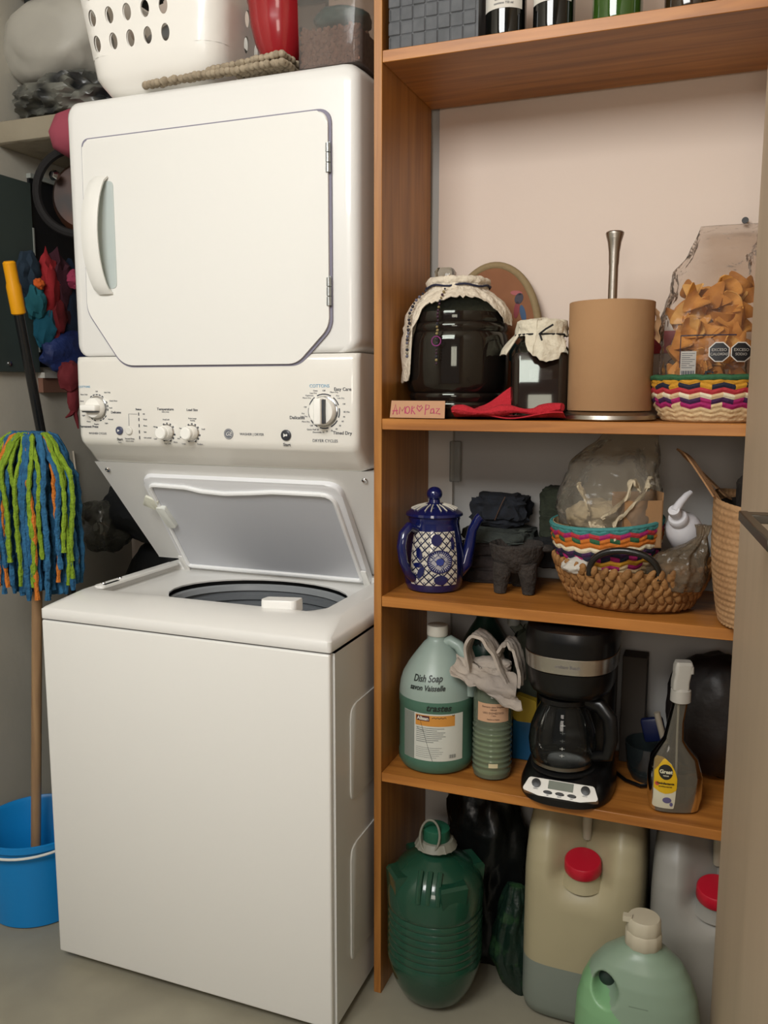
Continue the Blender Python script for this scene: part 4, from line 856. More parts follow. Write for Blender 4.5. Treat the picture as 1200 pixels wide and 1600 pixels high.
for sgn in (-1, 1):
    hy = GY+sgn*(GB-.012); pts = [(GX-.005-.062*cos(pi*k/20), hy+sgn*.010*sin(pi*k/20), SC+.072+.052*sin(pi*k/20)**.7) for k in range(21)]
    if sgn < 0: part('handle', tube(pts, .0062, 10), P('handle_black', '#141210', .35, coat=.4), gb)
obj('white_napkin', blob((1.115, .215, SC+.082), (.032, .026, .018), .2, 1.8, 21), P('napkin_white', '#b9b4aa', .9, bump=.2, bs=40), label='white crumpled napkin at the left inside the hyacinth basket', cat='napkin')
QX, QY = 1.160, .300
qb = thing('palm_basket', 'striped plaited palm basket tipped inside the hyacinth basket', 'basket', (QX, QY, SC+.04))
part('plaited_body', band_basket(QX, QY, SC+.045, .068, .106, .118, [0, 0, 0, 0, (1, 1, 0), 6, (1, 5), (5, 2), 3, 8, (7, 8), (4, 1), 9], tilt=(.05, -.06)), PM, qb, ang=60)
part('rim', xf(tube([(.1065*cos(a*pi/24), .1065*sin(a*pi/24), .118) for a in range(48)], .0042, 8, closed=True), T(QX, QY, SC+.045) @ RX(.05) @ RY(-.06)), PM[9], qb)
rag = P('rag_cream', '#b8aa90', .95, bump=.5, bs=70)
def loopcloth(name, label, pts, w, m, th=.004, seed=0, cat='cloth', wave=.006, rzs=0):
    """a strip of cloth following pts in x,z with depth w along y"""
    P_ = [Vector(p) for p in pts]
    def f(u, v):
        k = u*(len(P_)-1); i = min(int(k), len(P_)-2); t = k-i; a = P_[max(i-1, 0)]; b = P_[i]; c = P_[i+1]; d = P_[min(i+2, len(P_)-1)]
        p = .5*((2*b)+(c-a)*t+(2*a-5*b+4*c-d)*t*t+(3*b-a-3*c+d)*t**3)
        q = noise.noise(Vector((u*5+seed, v*3, seed)))*wave; q2 = noise.noise(Vector((u*9, v*6+seed, 3)))*wave
        return (p.x+q+rzs*(v-.5)*w, p.y+(v-.5)*w+q2, p.z+q2)
    return grid(f, 40, 14, th)
rg = thing('cream_rag', 'cream cloth rag bunched in the clear bag on the striped palm basket', 'cloth', (QX, QY, SC+.16))
part('bunch', join(blob((QX-.020, QY-.01, SC+.165), (.062, .06, .040), .22, 2.0, 51, 4), ), rag, rg)
part('fold', loopcloth('', '', [(QX-.055, QY-.055, SC+.235), (QX-.035, QY-.06, SC+.20), (QX-.028, QY-.07, SC+.165), (QX+.0, QY-.08, SC+.16)], .022, rag, seed=1), rag, rg)
part('fold', loopcloth('', '', [(QX+.058, QY-.055, SC+.225), (QX+.045, QY-.065, SC+.245), (QX+.038, QY-.065, SC+.215), (QX+.015, QY-.075, SC+.19), (QX-.005, QY-.08, SC+.175)], .03, rag, seed=2), rag, rg)
part('fold', loopcloth('', '', [(QX+.075, QY-.05, SC+.25), (QX+.065, QY-.06, SC+.22), (QX+.035, QY-.075, SC+.185), (QX+.02, QY-.085, SC+.165), (QX+.024, QY-.1, SC+.14)], .02, rag, seed=3), rag, rg)
cbx = thing('cardboard_box', 'open brown cardboard box standing in the striped palm basket', 'box', (QX+.058, QY-.02, SC+.13))
M_ = T(QX+.052, QY-.035, SC+.120) @ RZ(.45)
part('carton', xf(join(bx(-.038, .038, -.032, -.030, 0, .090), bx(-.038, .038, .030, .032, 0, .10), bx(-.038, -.036, -.032, .032, 0, .09), bx(.036, .038, -.032, .032, 0, .105), bx(-.038, .038, -.032, .032, 0, .002)), M_), P('cardboard', '#96714c', .85, bump=.1, bs=40), cbx, smooth=False)
pg = film('clear_bag_heavy', '#efeae0', .2, .16, 16, .9, '#c9c1b2', .17)
def bagshape(cx, cy, secs, seed, n=56, m=34, amp=.010):
    R = []
    for k in range(m+1):
        t = k/m*(len(secs)-1); i = min(int(t), len(secs)-2); f = t-i; a = secs[i]; b = secs[i+1]; s = [a[j]+(b[j]-a[j])*(f*f*(3-2*f)) for j in range(5)]
        ring = []
        for j in range(n):
            th = 2*pi*j/n; q = noise.noise(Vector((cos(th)*2, sin(th)*2, s[4]*14+seed)))*amp*1.6+noise.noise(Vector((cos(th)*6, sin(th)*6, s[4]*40+seed)))*amp*.7
            q *= min(1, s[3]/.03)
            ring.append((cx+s[0]+(s[2]+q)*cos(th), cy+s[1]+(s[3]+q)*sin(th), s[4]))
        R.append(ring)
    return loft(R)
obj('clear_bag', bagshape(QX, QY, [(0, 0, .092, .085, SC+.155), (-.005, 0, .100, .090, SC+.180), (-.005, .0, .098, .085, SC+.225), (.0, .005, .082, .06, SC+.27), (.012, .01, .066, .03, SC+.298), (.025, .01, .056, .012, SC+.318), (.03, .01, .052, .006, SC+.330)], 3), pg, label='large crumpled clear plastic bag rising out of the striped palm basket', cat='bag', ang=80)
# tilted pump bottle
pb = thing('pump_bottle', 'white pump bottle lying tilted behind the right end of the hyacinth basket', 'pump bottle', (1.305, .33, SC+.1))
BM = T(1.322, .345, SC+.095) @ Vector((-.034, -.105, .085)).to_track_quat('Z', 'Y').to_matrix().to_4x4() @ Matrix.Scale(1.05, 4)
wh = P('pump_white', '#c9c8cc', .3, coat=.3)
part('bottle_body', xf(lathe([(.001, 0), (.022, 0), (.027, .008), (.030, .04), (.0325, .07), (.032, .095), (.027, .112), (.018, .121), (.015, .124)], 32), BM), wh, pb)
part('collar', xf(lathe([(.0165, .123), (.0172, .125), (.0172, .136), (.015, .139), (.008, .14), (.007, .15), (.001, .15)], 28), BM), wh, pb)
part('pump_head', xf(join(lathe([(.010, .148), (.011, .152), (.010, .161), (.001, .162)], 20), tube([(0, 0, .156), (-.018, -.004, .157), (-.036, -.008, .154), (-.046, -.010, .149)], [.0085, .007, .006, .0045], 10)), BM @ RZ(-2.1)), wh, pb)
b2 = thing('bread_bag', 'small knotted plastic bag with brownish contents at the right of the hyacinth basket', 'bag', (1.315, .26, SC+.09))
part('film', bagshape(1.292, .225, [(0, 0, .035, .030, SC+.050), (0, 0, .050, .040, SC+.070), (.0, 0, .052, .040, SC+.09), (.006, 0, .042, .034, SC+.115), (.028, 0, .018, .018, SC+.135), (.038, 0, .008, .008, SC+.150), (.040, 0, .014, .010, SC+.172)], 9), film('knotted_film', '#ddd2c2', .22, .14, 24, .8, '#9a8b76', .25), b2, ang=80)
part('contents', blob((1.292, .225, SC+.078), (.040, .032, .022), .2, 2, 61, 4), P('contents_brown', '#6b5138', .8, col2='#8a6c4c', cs=30), b2)
# tote at the right
tt = thing('woven_tote', 'tan woven tote bag with a flat strap standing at the right end of its shelf', 'bag', (1.452, .255, SC))
def tot(a, z, r): return .0012*sin(a*110)*sin(z*420)
tprof = [(.001, .001), (.075, 0), (.088, .006)]+[(.088+.017*sin(min(1, k/60)*pi/2), .006+.205*k/88) for k in range(1, 89)]
def tote():
    rings = []
    for r_, z in tprof:
        ring = []
        for i in range(240):
            a = 2*pi*i/240; q = (abs(cos(a))**3+abs(sin(a))**3)**(-1/3); rr_ = r_+(.0030*abs(sin(a*40+(int(z/.0105) % 2)*pi/2))*abs(sin(z*pi/.0105)) if z > .004 else 0)
            zz = z*(1+.09*max(0, -cos(a))*(z/.2))
            ring.append((1.452+rr_*q*cos(a)*.98, .252+rr_*q*sin(a)*1.42, SC+zz))
        rings.append(ring)
    return loft(rings, True, False)
part('woven_body', tote(), P('tote_straw', '#b08a62', .85, col2='#9c7650', cs=14, bump=.2, bs=120), tt, ang=80)
part('lining', lathe([(.1005, .208), (.098, .15), (.09, .13), (.001, .13)], 48, (1.452, .252, SC), e=3, sx=.98, sy=1.42, cap0=False, cap1=False), P('lining_dark', '#2a231d', .9), tt)
def strapf(u, v):
    p = [Vector((1.352, .185, SC+.225)), Vector((1.330, .21, SC+.255)), Vector((1.300, .25, SC+.292)), Vector((1.283, .285, SC+.300)), Vector((1.305, .32, SC+.278)), Vector((1.345, .34, SC+.238)), Vector((1.375, .35, SC+.21))]
    k = u*(len(p)-1); i = min(int(k), len(p)-2); t = k-i; a, b, c, d = p[max(i-1, 0)], p[i], p[i+1], p[min(i+2, len(p)-1)]
    q = .5*((2*b)+(c-a)*t+(2*a-5*b+4*c-d)*t*t+(3*b-a-3*c+d)*t**3)
    return (q.x+(v-.5)*.012, q.y+(v-.5)*.016, q.z-(v-.5)*.008)
part('strap', grid(strapf, 40, 4, .003), P('strap_straw', '#96704c', .85, bump=.4, bs=150), tt)
obj('black_pouch', blob((1.425, .24, SC+.225), (.042, .055, .055), .15, 1.6, 71, 4), P('pouch_black', '#231d18', .8, bump=.3, bs=40), label='dark pouch sticking up inside the tan woven tote', cat='pouch')
pk = obj('clear_package', bx(.783, .808, .445, .460, SC+.207, SC+.300, .003), film('package_clear', '#f2f2f0', .12, .08, 10, .2, '#b5b8b4', .25), label='narrow clear plastic package hanging at the back wall above the blue coffee pot', cat='package')
# ---------------------------------------------------------------- fourth level (z = SD)
hd_clear = P('jug_plastic', '#95a59c', .35, col2='#8d9d95', cs=3); hd_green = P('jug_plastic_green', '#4d705f', .3, col2='#466957', cs=3)
def jug(t, cx, cy, z0, prof, zl, up_, lo_m, a0, handle=True, n=56, e=2.0, sx=1, sy=1):
    bm = lathe(prof, n, (cx, cy, z0), e=e, sx=sx, sy=sy)
    for f in bm.faces:
        if f.calc_center_median().z < z0+zl: f.material_index = 1
    return part('jug_body', bm, [up_, lo_m], t)
UX, UY = .818, .262
jg = thing('dish_soap_jug', 'gallon jug of green dish soap with handwriting and a printed label', 'jug', (UX, UY, SD))
jprof = [(.001, .003), (.060, 0), (.074, .004), (.080, .014), (.0805, .03), (.079, .035), (.079, .135), (.0805, .14), (.0805, .150), (.080, .158), (.079, .170), (.0775, .182), (.072, .200), (.062, .218), (.050, .236), (.038, .252), (.029, .264), (.022, .270), (.020, .275), (.020, .282)]
jug(jg, UX, UY, SD, jprof, .159, hd_clear, hd_green, 0)
part('handle', tube([(UX+.012, UY-.002, SD+.262), (UX+.030, UY-.002, SD+.270), (UX+.048, UY-.004, SD+.262), (UX+.064, UY-.006, SD+.240), (UX+.074, UY-.008, SD+.212), (UX+.076, UY-.010, SD+.185), (UX+.070, UY-.01, SD+.165)], [.012, .0125, .012, .012, .012, .014, .018], 12), hd_clear, jg)
part('cap', lathe([(.0215, .280), (.0225, .282), (.0225, .300), (.021, .302), (.001, .3025)], 40, (UX, UY, SD), fn=lambda a, z, r: .0003*sin(40*a) if z < .301 else 0), P('cap_white', '#c9c6ba', .4), jg)
def onjug(bm, a0=.22, R=.0796, dz=0): return xf(bend(bm, R, a0), T(UX, UY, SD+dz))
paper = P('label_white', '#c6c7bd', .55)
lbl = part('paper_label', onjug(patch(-.072, .066, .033, .134, 26, 1), .22, .0798), paper, jg)
part('side_panel', onjug(patch(-.072, -.042, .0335, .1335, 8, 1), .22, .0801), P('label_grey_green', '#7f857c', .55), lbl)
part('orange_band', onjug(patch(-.039, .046, .108, .131, 20, 2), .22, .0801), P('label_orange', '#c88a3c', .5), lbl)
part('logo_block', onjug(patch(-.037, -.008, .1185, .1295, 8, 1), .22, .0804), P('logo_maroon', '#4a1a24', .5), lbl)
part('lettering', onjug(txt('Alisan', .0105, T(-.0225, .124, 0), bold=.0003), .22, .0808), P('print_cream', '#d8d4c6', .5), lbl)
lines = []
for k in range(16):
    if k == 9: continue
    w_ = [.060, .045, .062, .058, .063, .055, .048, .038, 0, .03, .055, .05, .058, .056, .05, .044][k]; th = .0011 if k < 8 else .0006
    lines.append(bx(-.037, -.037+w_, .1035-k*.0042-th/2, .1035-k*.0042+th/2, 0, .0001))
bars = [bx(.034+i*.0016, .034+i*.0016+[.0005, .001, .0007][i % 3], .039, .047, 0, .0001) for i in range(10)]
part('lettering', onjug(join(*[subd(b, 4) for b in lines+bars]), .22, .0803), P('print_grey_line', '#6f7370', .6), lbl)
part('pen_scribble', onjug(join(*[ribbon([(-.003+.03*t/12, .1262+.0012*((t % 3)-1)) for t in range(13)], .0012), ribbon([(-.030, .126), (-.022, .10), (-.010, .06), (-.001, .033)], .0007), ribbon([(-.036, .104), (-.03, .099), (-.02, .097)], .0006), ribbon([(.040, .132), (.042, .1295), (.045, .132)], .0015)]), .22, .0804), P('pen_black', '#1f201d', .5), lbl)
mark = P('marker_black', '#232a26', .5)
def onsh(bm, a0=.10):
    for v in bm.verts:
        x, y, z = v.co; rr_ = .08
        for (r0, z0), (r1, z1) in zip(jprof, jprof[1:]):
            if z0 <= y <= z1 and z1 > z0: rr_ = r0+(r1-r0)*(y-z0)/(z1-z0)
        a = x/max(rr_, .04)+a0; v.co = (UX+(rr_+.0012+z)*sin(a), UY-(rr_+.0012+z)*cos(a), SD+y)
    return bm
part('lettering', onsh(join(txt('Dish Soap', .0180, T(-.006, .205, 0) @ RZ(.06), shear=.25, bold=.0003, sx=.85), txt('savon Vaisselle', .0150, T(-.006, .187, 0) @ RZ(.03), shear=.25, bold=.0003, sx=.85), txt('trastes', .019, T(.020, .147, 0), shear=.3, bold=.0003))), mark, jg)
gj2 = thing('dark_green_jug', 'dark green translucent jug with marker writing behind the dish soap jug', 'jug', (.885, .40, SD))
part('jug_body', lathe([(.001, .002), (.045, 0), (.053, .006), (.055, .02), (.055, .20), (.05, .235), (.036, .262), (.022, .285), (.018, .295), (.001, .295)], 40, (.886, .400, SD)), P('jug_dark_green', '#1d3a30', .3), gj2)
part('cap', lathe([(.02, .29), (.021, .31), (.019, .315), (.001, .315)], 24, (.886, .400, SD)), P('cap_dark', '#243630', .4), gj2)
part('lettering', xf(txt('SAVON', .022, shear=.2, bold=.0003, wrap=(.052, .3, .245)), T(.886, .400, SD)), mark, gj2)
cb2 = thing('clear_bottle', 'clear square-shouldered bottle with a white cap behind the draped rag', 'bottle', (.985, .40, SD))
part('body', lathe([(.001, .002), (.034, 0), (.038, .006), (.038, .225), (.030, .262), (.014, .272), (.012, .282)], 36, (.985, .40, SD), e=3), glass_thin, cb2)
part('cap', lathe([(.0135, .28), (.014, .282), (.014, .300), (.0125, .302), (.001, .302)], 24, (.950, .40, SD)), P('cap_grey_white', '#a9aaa4', .4), cb2)
part('cap_neck', tube([(.968, .40, SD+.262), (.950, .40, SD+.282)], .012, 12), glass_thin, cb2)
bw = thing('water_bottle', 'ribbed plastic bottle of pale green liquid with a peach label', 'bottle', (.945, .243, SD))
wprof = [(.001, .003), (.030, 0), (.038, .004), (.0395, .012)]
for k in range(9): wprof += [(.0408, .018+k*.0115), (.0392, .0215+k*.0115), (.0392, .024+k*.0115)]
wprof += [(.0400, .123), (.0400, .172), (.039, .178), (.032, .192), (.020, .204), (.0145, .21), (.0145, .222)]
part('body', lathe(wprof, 48, (.945, .243, SD), cap1=False), film('bottle_clear', '#dbe2d6', .25, .06, 4, .05, '#98a48e', .32), bw)
part('liquid', lathe([(max(.001, r_-.0016), z+.001) for r_, z in wprof if z < .098]+[(.038, .099), (.001, .099)], 40, (.945, .243, SD), cap0=False, cap1=False), P('liquid_olive', '#7c8a60', .15, coat=.5), bw)
part('bottle_cap', lathe([(.016, .221), (.0165, .223), (.0165, .236), (.001, .237)], 24, (.945, .243, SD)), P('cap_pale', '#b9b4a8', .4), bw)
pl_ = part('paper_label', xf(bend(patch(-.034, .036, .127, .166, 14, 1), .0403, .25), T(.945, .243, SD)), P('label_peach', '#c09878', .7), bw)
part('lettering', xf(join(*[txt(s, h, wrap=(.0406, .27, z)) for s, h, z in (('Extracto para limpieza', .0052, .159), ('VERDE', .0045, .153), ('USO DOMÉSTICO', .0055, .146), ('1 litro', .0042, .141), ('hecho a mano', .0045, .133))]), T(.945, .243, SD)), P('print_brown', '#5f4a3c', .6), pl_)
part('sticker', xf(bend(patch(-.009, .010, .030, .039, 4, 1), .0412, .30), T(.945, .243, SD)), P('sticker_cream', '#c8bd98', .6), bw)
sp = thing('soap_box', 'yellow and blue packet standing behind the ribbed bottle', 'packet', (1.0, .345, SD))
part('packet', join(bx(.968, 1.024, .330, .350, SD+.001, SD+.088, .003), ), P('packet_blue', '#16567e', .45), sp)
part('yellow_top', prism(rpoly([(-.028, .087), (.028, .087), (.026, .135), (-.028, .148)], .01), .020, .002, 1, front(.996, .350, SD)), P('packet_yellow', '#b0932a', .45), sp)
rgm = P('grey_rag', '#b0a497', .95, col2='#938a82', cs=9, bump=.4, bs=60)
gr = thing('grey_rag', 'grey-beige rag draped over the ribbed bottle', 'cloth', (.945, .23, SD+.2))
part('drape', grid(lambda u, v: (.868+.122*u+.030*v*u+.004*sin(7*v), .222-.045*v+.012*sin(5*u+1)-.012*sin(9*v+4*u)*u, SD+.252-.030*u-.010*v-.028*v*(.5+.9*sin(pi*min(1,u*.8)))-.008*sin(6*u+2*v)+.008*noise.noise(Vector((u*6, v*6, 2)))), 34, 22, .0035), rgm, gr, ang=80)
part('back_fold', loopcloth('', '', [(.900, .225, SD+.232), (.892, .225, SD+.268), (.905, .222, SD+.302), (.928, .222, SD+.304), (.952, .222, SD+.280), (.972, .220, SD+.240), (.99, .215, SD+.205)], .055, rgm, seed=6, wave=.004, th=.006), rgm, gr, ang=80)
part('right_fold', loopcloth('', '', [(.955, .24, SD+.262), (.968, .24, SD+.290), (.988, .238, SD+.288), (1.003, .235, SD+.255), (1.008, .232, SD+.205)], .055, rgm, seed=8, wave=.005, th=.006), rgm, gr, ang=80)
part('knot_bulge', blob((.945, .24, SD+.238), (.04, .024, .016), .15, 2, 81, 4), rgm, gr)
# coffee maker
MX, MY = 1.102, .262
cm = thing('coffee_maker', 'black drip coffee maker with a steel band and a glass carafe', 'coffee maker', (MX, MY, SD))
def sup(z, hx, hy, cy_=0, e=2.6, n=56):
    return [(MX+hx*math.copysign(abs(cos(2*pi*i/n))**(2/e), cos(2*pi*i/n)), MY+cy_+hy*math.copysign(abs(sin(2*pi*i/n))**(2/e), sin(2*pi*i/n)), SD+z) for i in range(n)]
def basering(z, s, lift=0): return [(x, y, z_+(lift*max(0, (y-(MY-.12))/.24))) for x, y, z_ in sup(z, .092*s, .122*s)]
part('base', loft([basering(.001, .97), basering(.003, 1), basering(.016, .995), sup(.050, .080, .094, .014), sup(.053, .074, .088, .014)]), black, cm)
part('warming_plate', lathe([(.001, .050), (.062, .050), (.063, .054), (.001, .055)], 40, (MX-.008, MY-.035, SD)), blackm, cm)
part('rear_column', loft([sup(z, .080, .045, .065, 4) for z in (.02, .20, .34)]), black, cm)
part('brew_housing', loft([sup(.205, .068, .085, -.005), sup(.212, .078, .098), sup(.225, .083, .108), sup(.26, .086, .112)]), black, cm)
part('steel_band', loft([sup(.262, .0875, .1135), sup(.263, .0885, .1145), sup(.292, .0905, .1165), sup(.293, .0895, .1155)]), P('band_bright_steel', '#d4d2ce', .24, metal=1, bump=.05, bs=200, stretch=(.05, .05, 4)), cm)
part('lettering', xf(txt('Hamilton Beach', .0085, bold=.0002, wrap=(.115, 0, 0)), T(MX+.004, MY-.0015, SD+.278)), P('print_steel_grey', '#6d6864', .4), cm)
part('top_housing', loft([sup(.294, .089, .115), sup(.318, .090, .116), sup(.326, .090, .116), sup(.340, .086, .112), sup(.346, .075, .1), sup(.348, .05, .07)]), black, cm)
KM = T(MX, MY-.1205, SD+.012) @ RX(-.74) @ FRONT @ T(0, .004, .0015)
cpn = part('control_plate', prism(rpoly([(-.073, .004), (-.062, .030), (.062, .030), (.073, .004), (.040, -.004), (-.040, -.004)], [.004, .004, .004, .004, .02, .02]), .018, .0008, 1, KM @ T(0, .006, -.016)), P('plate_silver', '#a9a6a0', .3, metal=.7), cm)
part('display', prism([(-.024, .013), (.024, .013), (.024, .0295), (-.024, .0295)], .0026, .0003, 1, KM @ T(0, .006-.001, 0)), P('lcd_grey', '#6d7369', .2), cpn)
for x in (-.047, .047): part('round_button', xf(lathe([(.0085, 0), (.0085, .004), (.001, .0045)], 20), KM @ T(x, .025, .002)), black, cpn)
for x in (-.023, 0, .023): part('oval_button', prism(oval(.0085, .0032, 20), .004, .0006, 1, KM @ T(x, .0105, .001)), black, cpn)
part('lettering', join(*[txt(s, .0032, KM @ T(x, y, .0024)) for s, x, y in (('MENU', -.047, .0145), ('AUTO', .047, .0145), ('HR', -.023, .0050), ('PROG', 0, .0050), ('MIN', .023, .0050))]), darkink, cpn)
CX, CY = MX-.010, MY-.035
ca = part('carafe', lathe([(.001, .056), (.048, .056), (.056, .060), (.064, .080), (.067, .105), (.063, .135), (.052, .165), (.045, .180), (.046, .188)], 48, (CX, CY, SD), cap1=False), film('carafe_glass', '#b9bbb8', .3, .03, 3, .02, '#5a5d5c', .06), cm, ang=60)
part('carafe_band', join(*[lathe([(.0588, z0_), (.0594+.004*k, z0_), (.0594+.004*k, z0_+.008), (.0588, z0_+.008)], 48, (CX, CY, SD), cap0=False, cap1=False) for k, z0_ in ((0, .062),)]), P('band_steel', '#8d8a84', .3, metal=1), ca)
part('carafe_lid', lathe([(.047, .186), (.050, .189), (.050, .198), (.03, .204), (.001, .205)], 40, (CX, CY, SD)), black, ca)
part('carafe_handle', tube([(CX+.040, CY-.012, SD+.193), (CX+.072, CY-.020, SD+.190), (CX+.092, CY-.026, SD+.170), (CX+.096, CY-.028, SD+.13), (CX+.090, CY-.026, SD+.095), (CX+.062, CY-.018, SD+.085)], [.011, .012, .012, .011, .010, .008], 12, flat=1.3), black, ca)
cm_marks = []
for k in range(5):
    z = .098+.014*k; rc_ = .0667 if k < 2 else .066-.0035*(k-1)
    cm_marks += [xf(bend(bx(-.0045, .0045, -.0005, .0005, 0, .0001), rc_+.001, .15, z), T(CX, CY, SD)), xf(bend(bx(-.0006, .0006, -.003, .003, 0, .0001), rc_+.001, .15, z), T(CX, CY, SD))]
part('cup_marks', join(*cm_marks), P('mark_white', '#b9b9b4', .5), ca)
cbl = [(MX+.085, .33, SD+.006), (1.21, .30, SD+.006), (1.24, .285, SD+.006), (1.27, .30, SD+.006), (1.30, .36, SD+.006), (1.36, .42, SD+.006)]
obj('power_cord', tube(cbl, .004, 8), black, label='black power cord lying on the shelf beside the coffee maker', cat='cord')
# spray bottle
sb = thing('spray_bottle', 'clear trigger spray bottle with a yellow label', 'spray bottle', (1.306, .225, SD))
SM = T(1.306, .225, SD) @ RZ(.28)
def sring(z, hx, hy, x0=0, n=48): return [(x0+hx*math.copysign(abs(cos(2*pi*i/n))**.75, cos(2*pi*i/n)), hy*math.copysign(abs(sin(2*pi*i/n))**.75, sin(2*pi*i/n)), z) for i in range(n)]
secs = [(.001, .040, .024, 0), (.004, .045, .028, 0), (.03, .050, .030, 0), (.07, .050, .030, 0), (.105, .043, .027, -.003), (.125, .028, .022, -.006), (.140, .018, .017, -.006), (.175, .0145, .0145, -.003), (.205, .0135, .0135, .002), (.215, .0135, .0135, .003)]
part('bottle_body', xf(loft([sring(*s) for s in secs], True, False), SM), film('spray_clear', '#d6d3ca', .3, .06, 5, .1, '#8d887c', .25), sb)
part('liquid', xf(loft([sring(z, a_-.0015, b_-.0015, x_) for z, a_, b_, x_ in secs[:3]]+[sring(.055, .0485, .0285, 0)]), SM), P('spray_liquid', '#6b655a', .2), sb)
tw = P('trigger_white', '#a9a59c', .4)
part('collar', xf(lathe([(.016, .212), (.0185, .214), (.018, .236), (.014, .240), (.001, .24)], 28, (.003, 0, 0), fn=lambda a, z, r: .0004*sin(a*24)), SM), tw, sb)
part('trigger_head', xf(join(loft([[(x, y, z) for x, y in rpoly([(-.014+dx, -.0135), (.016+dx, -.0135), (.016+dx, .0135), (-.014+dx, .0135)], .006)] for z, dx in ((.238, 0), (.252, .0), (.270, .003), (.285, .005))]), loft([[(x*s+.004, y*s, z) for x, y in rpoly([(-.016, -.013), (.019, -.013), (.019, .013), (-.016, .013)], .006)] for z, s in ((.270, 1), (.282, .98), (.291, .8))])), SM), tw, sb)
part('dip_tube', xf(tube([(0, 0, .21), (.001, .002, .14), (.004, .004, .02)], .0022, 8), SM), P('tube_pale', '#c9c6bc', .3), sb)
lbp = rpoly([(-.044, .012), (-.006, .012), (-.003, .072), (-.014, .100), (-.030, .112), (-.043, .105)], [.004, .004, .012, .012, .010, .010])
def onspray(bm, off):
    for v in bm.verts:
        x, y, z = v.co; t = max(0, min(1, 1-(abs(x)/.0505)**(1/.75*1)))
        yy = y; q = [s for s in secs if s[0] <= yy][-1]; i = secs.index(q); q2 = secs[min(i+1, len(secs)-1)]; f = (yy-q[0])/max(1e-6, q2[0]-q[0]); hx = q[1]+(q2[1]-q[1])*f; hy = q[2]+(q2[2]-q[2])*f
        c = min(.97, abs(x)/hx)**(1/.75); s_ = (1-c*c)**.5
        v.co = (x, -(hy*s_**.75+off+z), yy)
    return xf(bm, SM)
l1 = part('paper_label', onspray(fill(lbp, 20, 14), .0008), P('label_cream', '#c2bda6', .5), sb)
lyp = [(x, y) for x, y in [(-.0435, .050), (-.024, .040), (-.0035, .048), (-.003, .072), (-.014, .100), (-.030, .1115), (-.043, .105)]]
part('yellow_print', onspray(fill([(-.0435, .050), (-.034, .044), (-.024, .0415), (-.012, .044), (-.0035, .050), (-.0032, .072), (-.007, .086), (-.014, .0985), (-.022, .107), (-.030, .1115), (-.0385, .110), (-.043, .103)], 20, 12), .0013), P('label_yellow', '#c8a010', .5), l1)
part('logo_disc', onspray(fill([(-.024+.0125*cos(a*pi/12), .084+.0145*sin(a*pi/12)) for a in range(24)], 12, 6), .0019), P('logo_black', '#191712', .5), l1)
part('lettering', join(onspray(txt('Great', .0095, T(-.024, .0845, 0), bold=.0003, shear=.1), .0025), onspray(txt('value', .005, T(-.024, .0775, 0)), .0025)), P('print_cream2', '#c9c4a8', .5), l1)
part('lettering', join(onspray(txt('desinfectante', .0058, T(-.024, .062, 0), bold=.0002), .0019), onspray(txt('antibacterial', .0048, T(-.024, .056, 0)), .0019)), P('print_dark_brown', '#3a3014', .5), l1)
part('printed_fruit', onspray(join(subd(prism([(-.020+.008*cos(a*pi/8), .029+.006*sin(a*pi/8)) for a in range(16)], .0001), 1), subd(prism([(-.012+.003*cos(a*pi/8), .021+.004*sin(a*pi/8)) for a in range(16)], .0001), 1)), .0013), P('print_violet', '#5a5478', .5), l1)
part('red_seal', onspray(subd(prism([(-.0385+.0035*cos(a*pi/8), .060+.004*sin(a*pi/8)) for a in range(16)], .0001), 1), .0019), P('print_red_seal', '#b04a3a', .5), l1)
# dark things at the back right of this shelf
obj('black_sack', blob((1.375, .385, SD+.135), (.10, .065, .135), .12, 1.5, 91, 4, flatz=SD+.001), P('sack_black', '#1a1514', .45, bump=.4, bs=14), label='large dark plastic sack at the back right behind the spray bottle', cat='sack')
obj('grey_carton', bx(1.185, 1.235, .40, .452, SD+.001, SD+.235, .002), P('carton_dark', '#3a342e', .8), label='narrow grey-brown carton standing behind the coffee maker', cat='carton', smooth=False)
sg = thing('scrub_brush', 'dark blue scrub brush with a pale stick handle behind the spray bottle', 'brush', (1.25, .345, SD))
part('brush_back', xf(box((0, 0, 0), (.045, .018, .05), .006), T(1.257, .345, SD+.105) @ RY(-.25)), P('brush_navy', '#0e1638', .4), sg)
part('handle', tube([(1.262, .335, SD+.145), (1.280, .335, SD+.082)], .0065, 10), P('stick_pale', '#8d8474', .6), sg)
obj('glass_dish', lathe([(.001, 0), (.035, 0), (.045, .02), (.050, .075), (.048, .075), (.043, .022), (.001, .004)], 36, (1.252, .345, SD+.0005), cap0=False, cap1=False), film('dish_glass', '#9aa6a8', .35, .06, 5, .05, '#4a5658', .25), label='grey-green tinted glass holding the scrub brush', cat='glass')
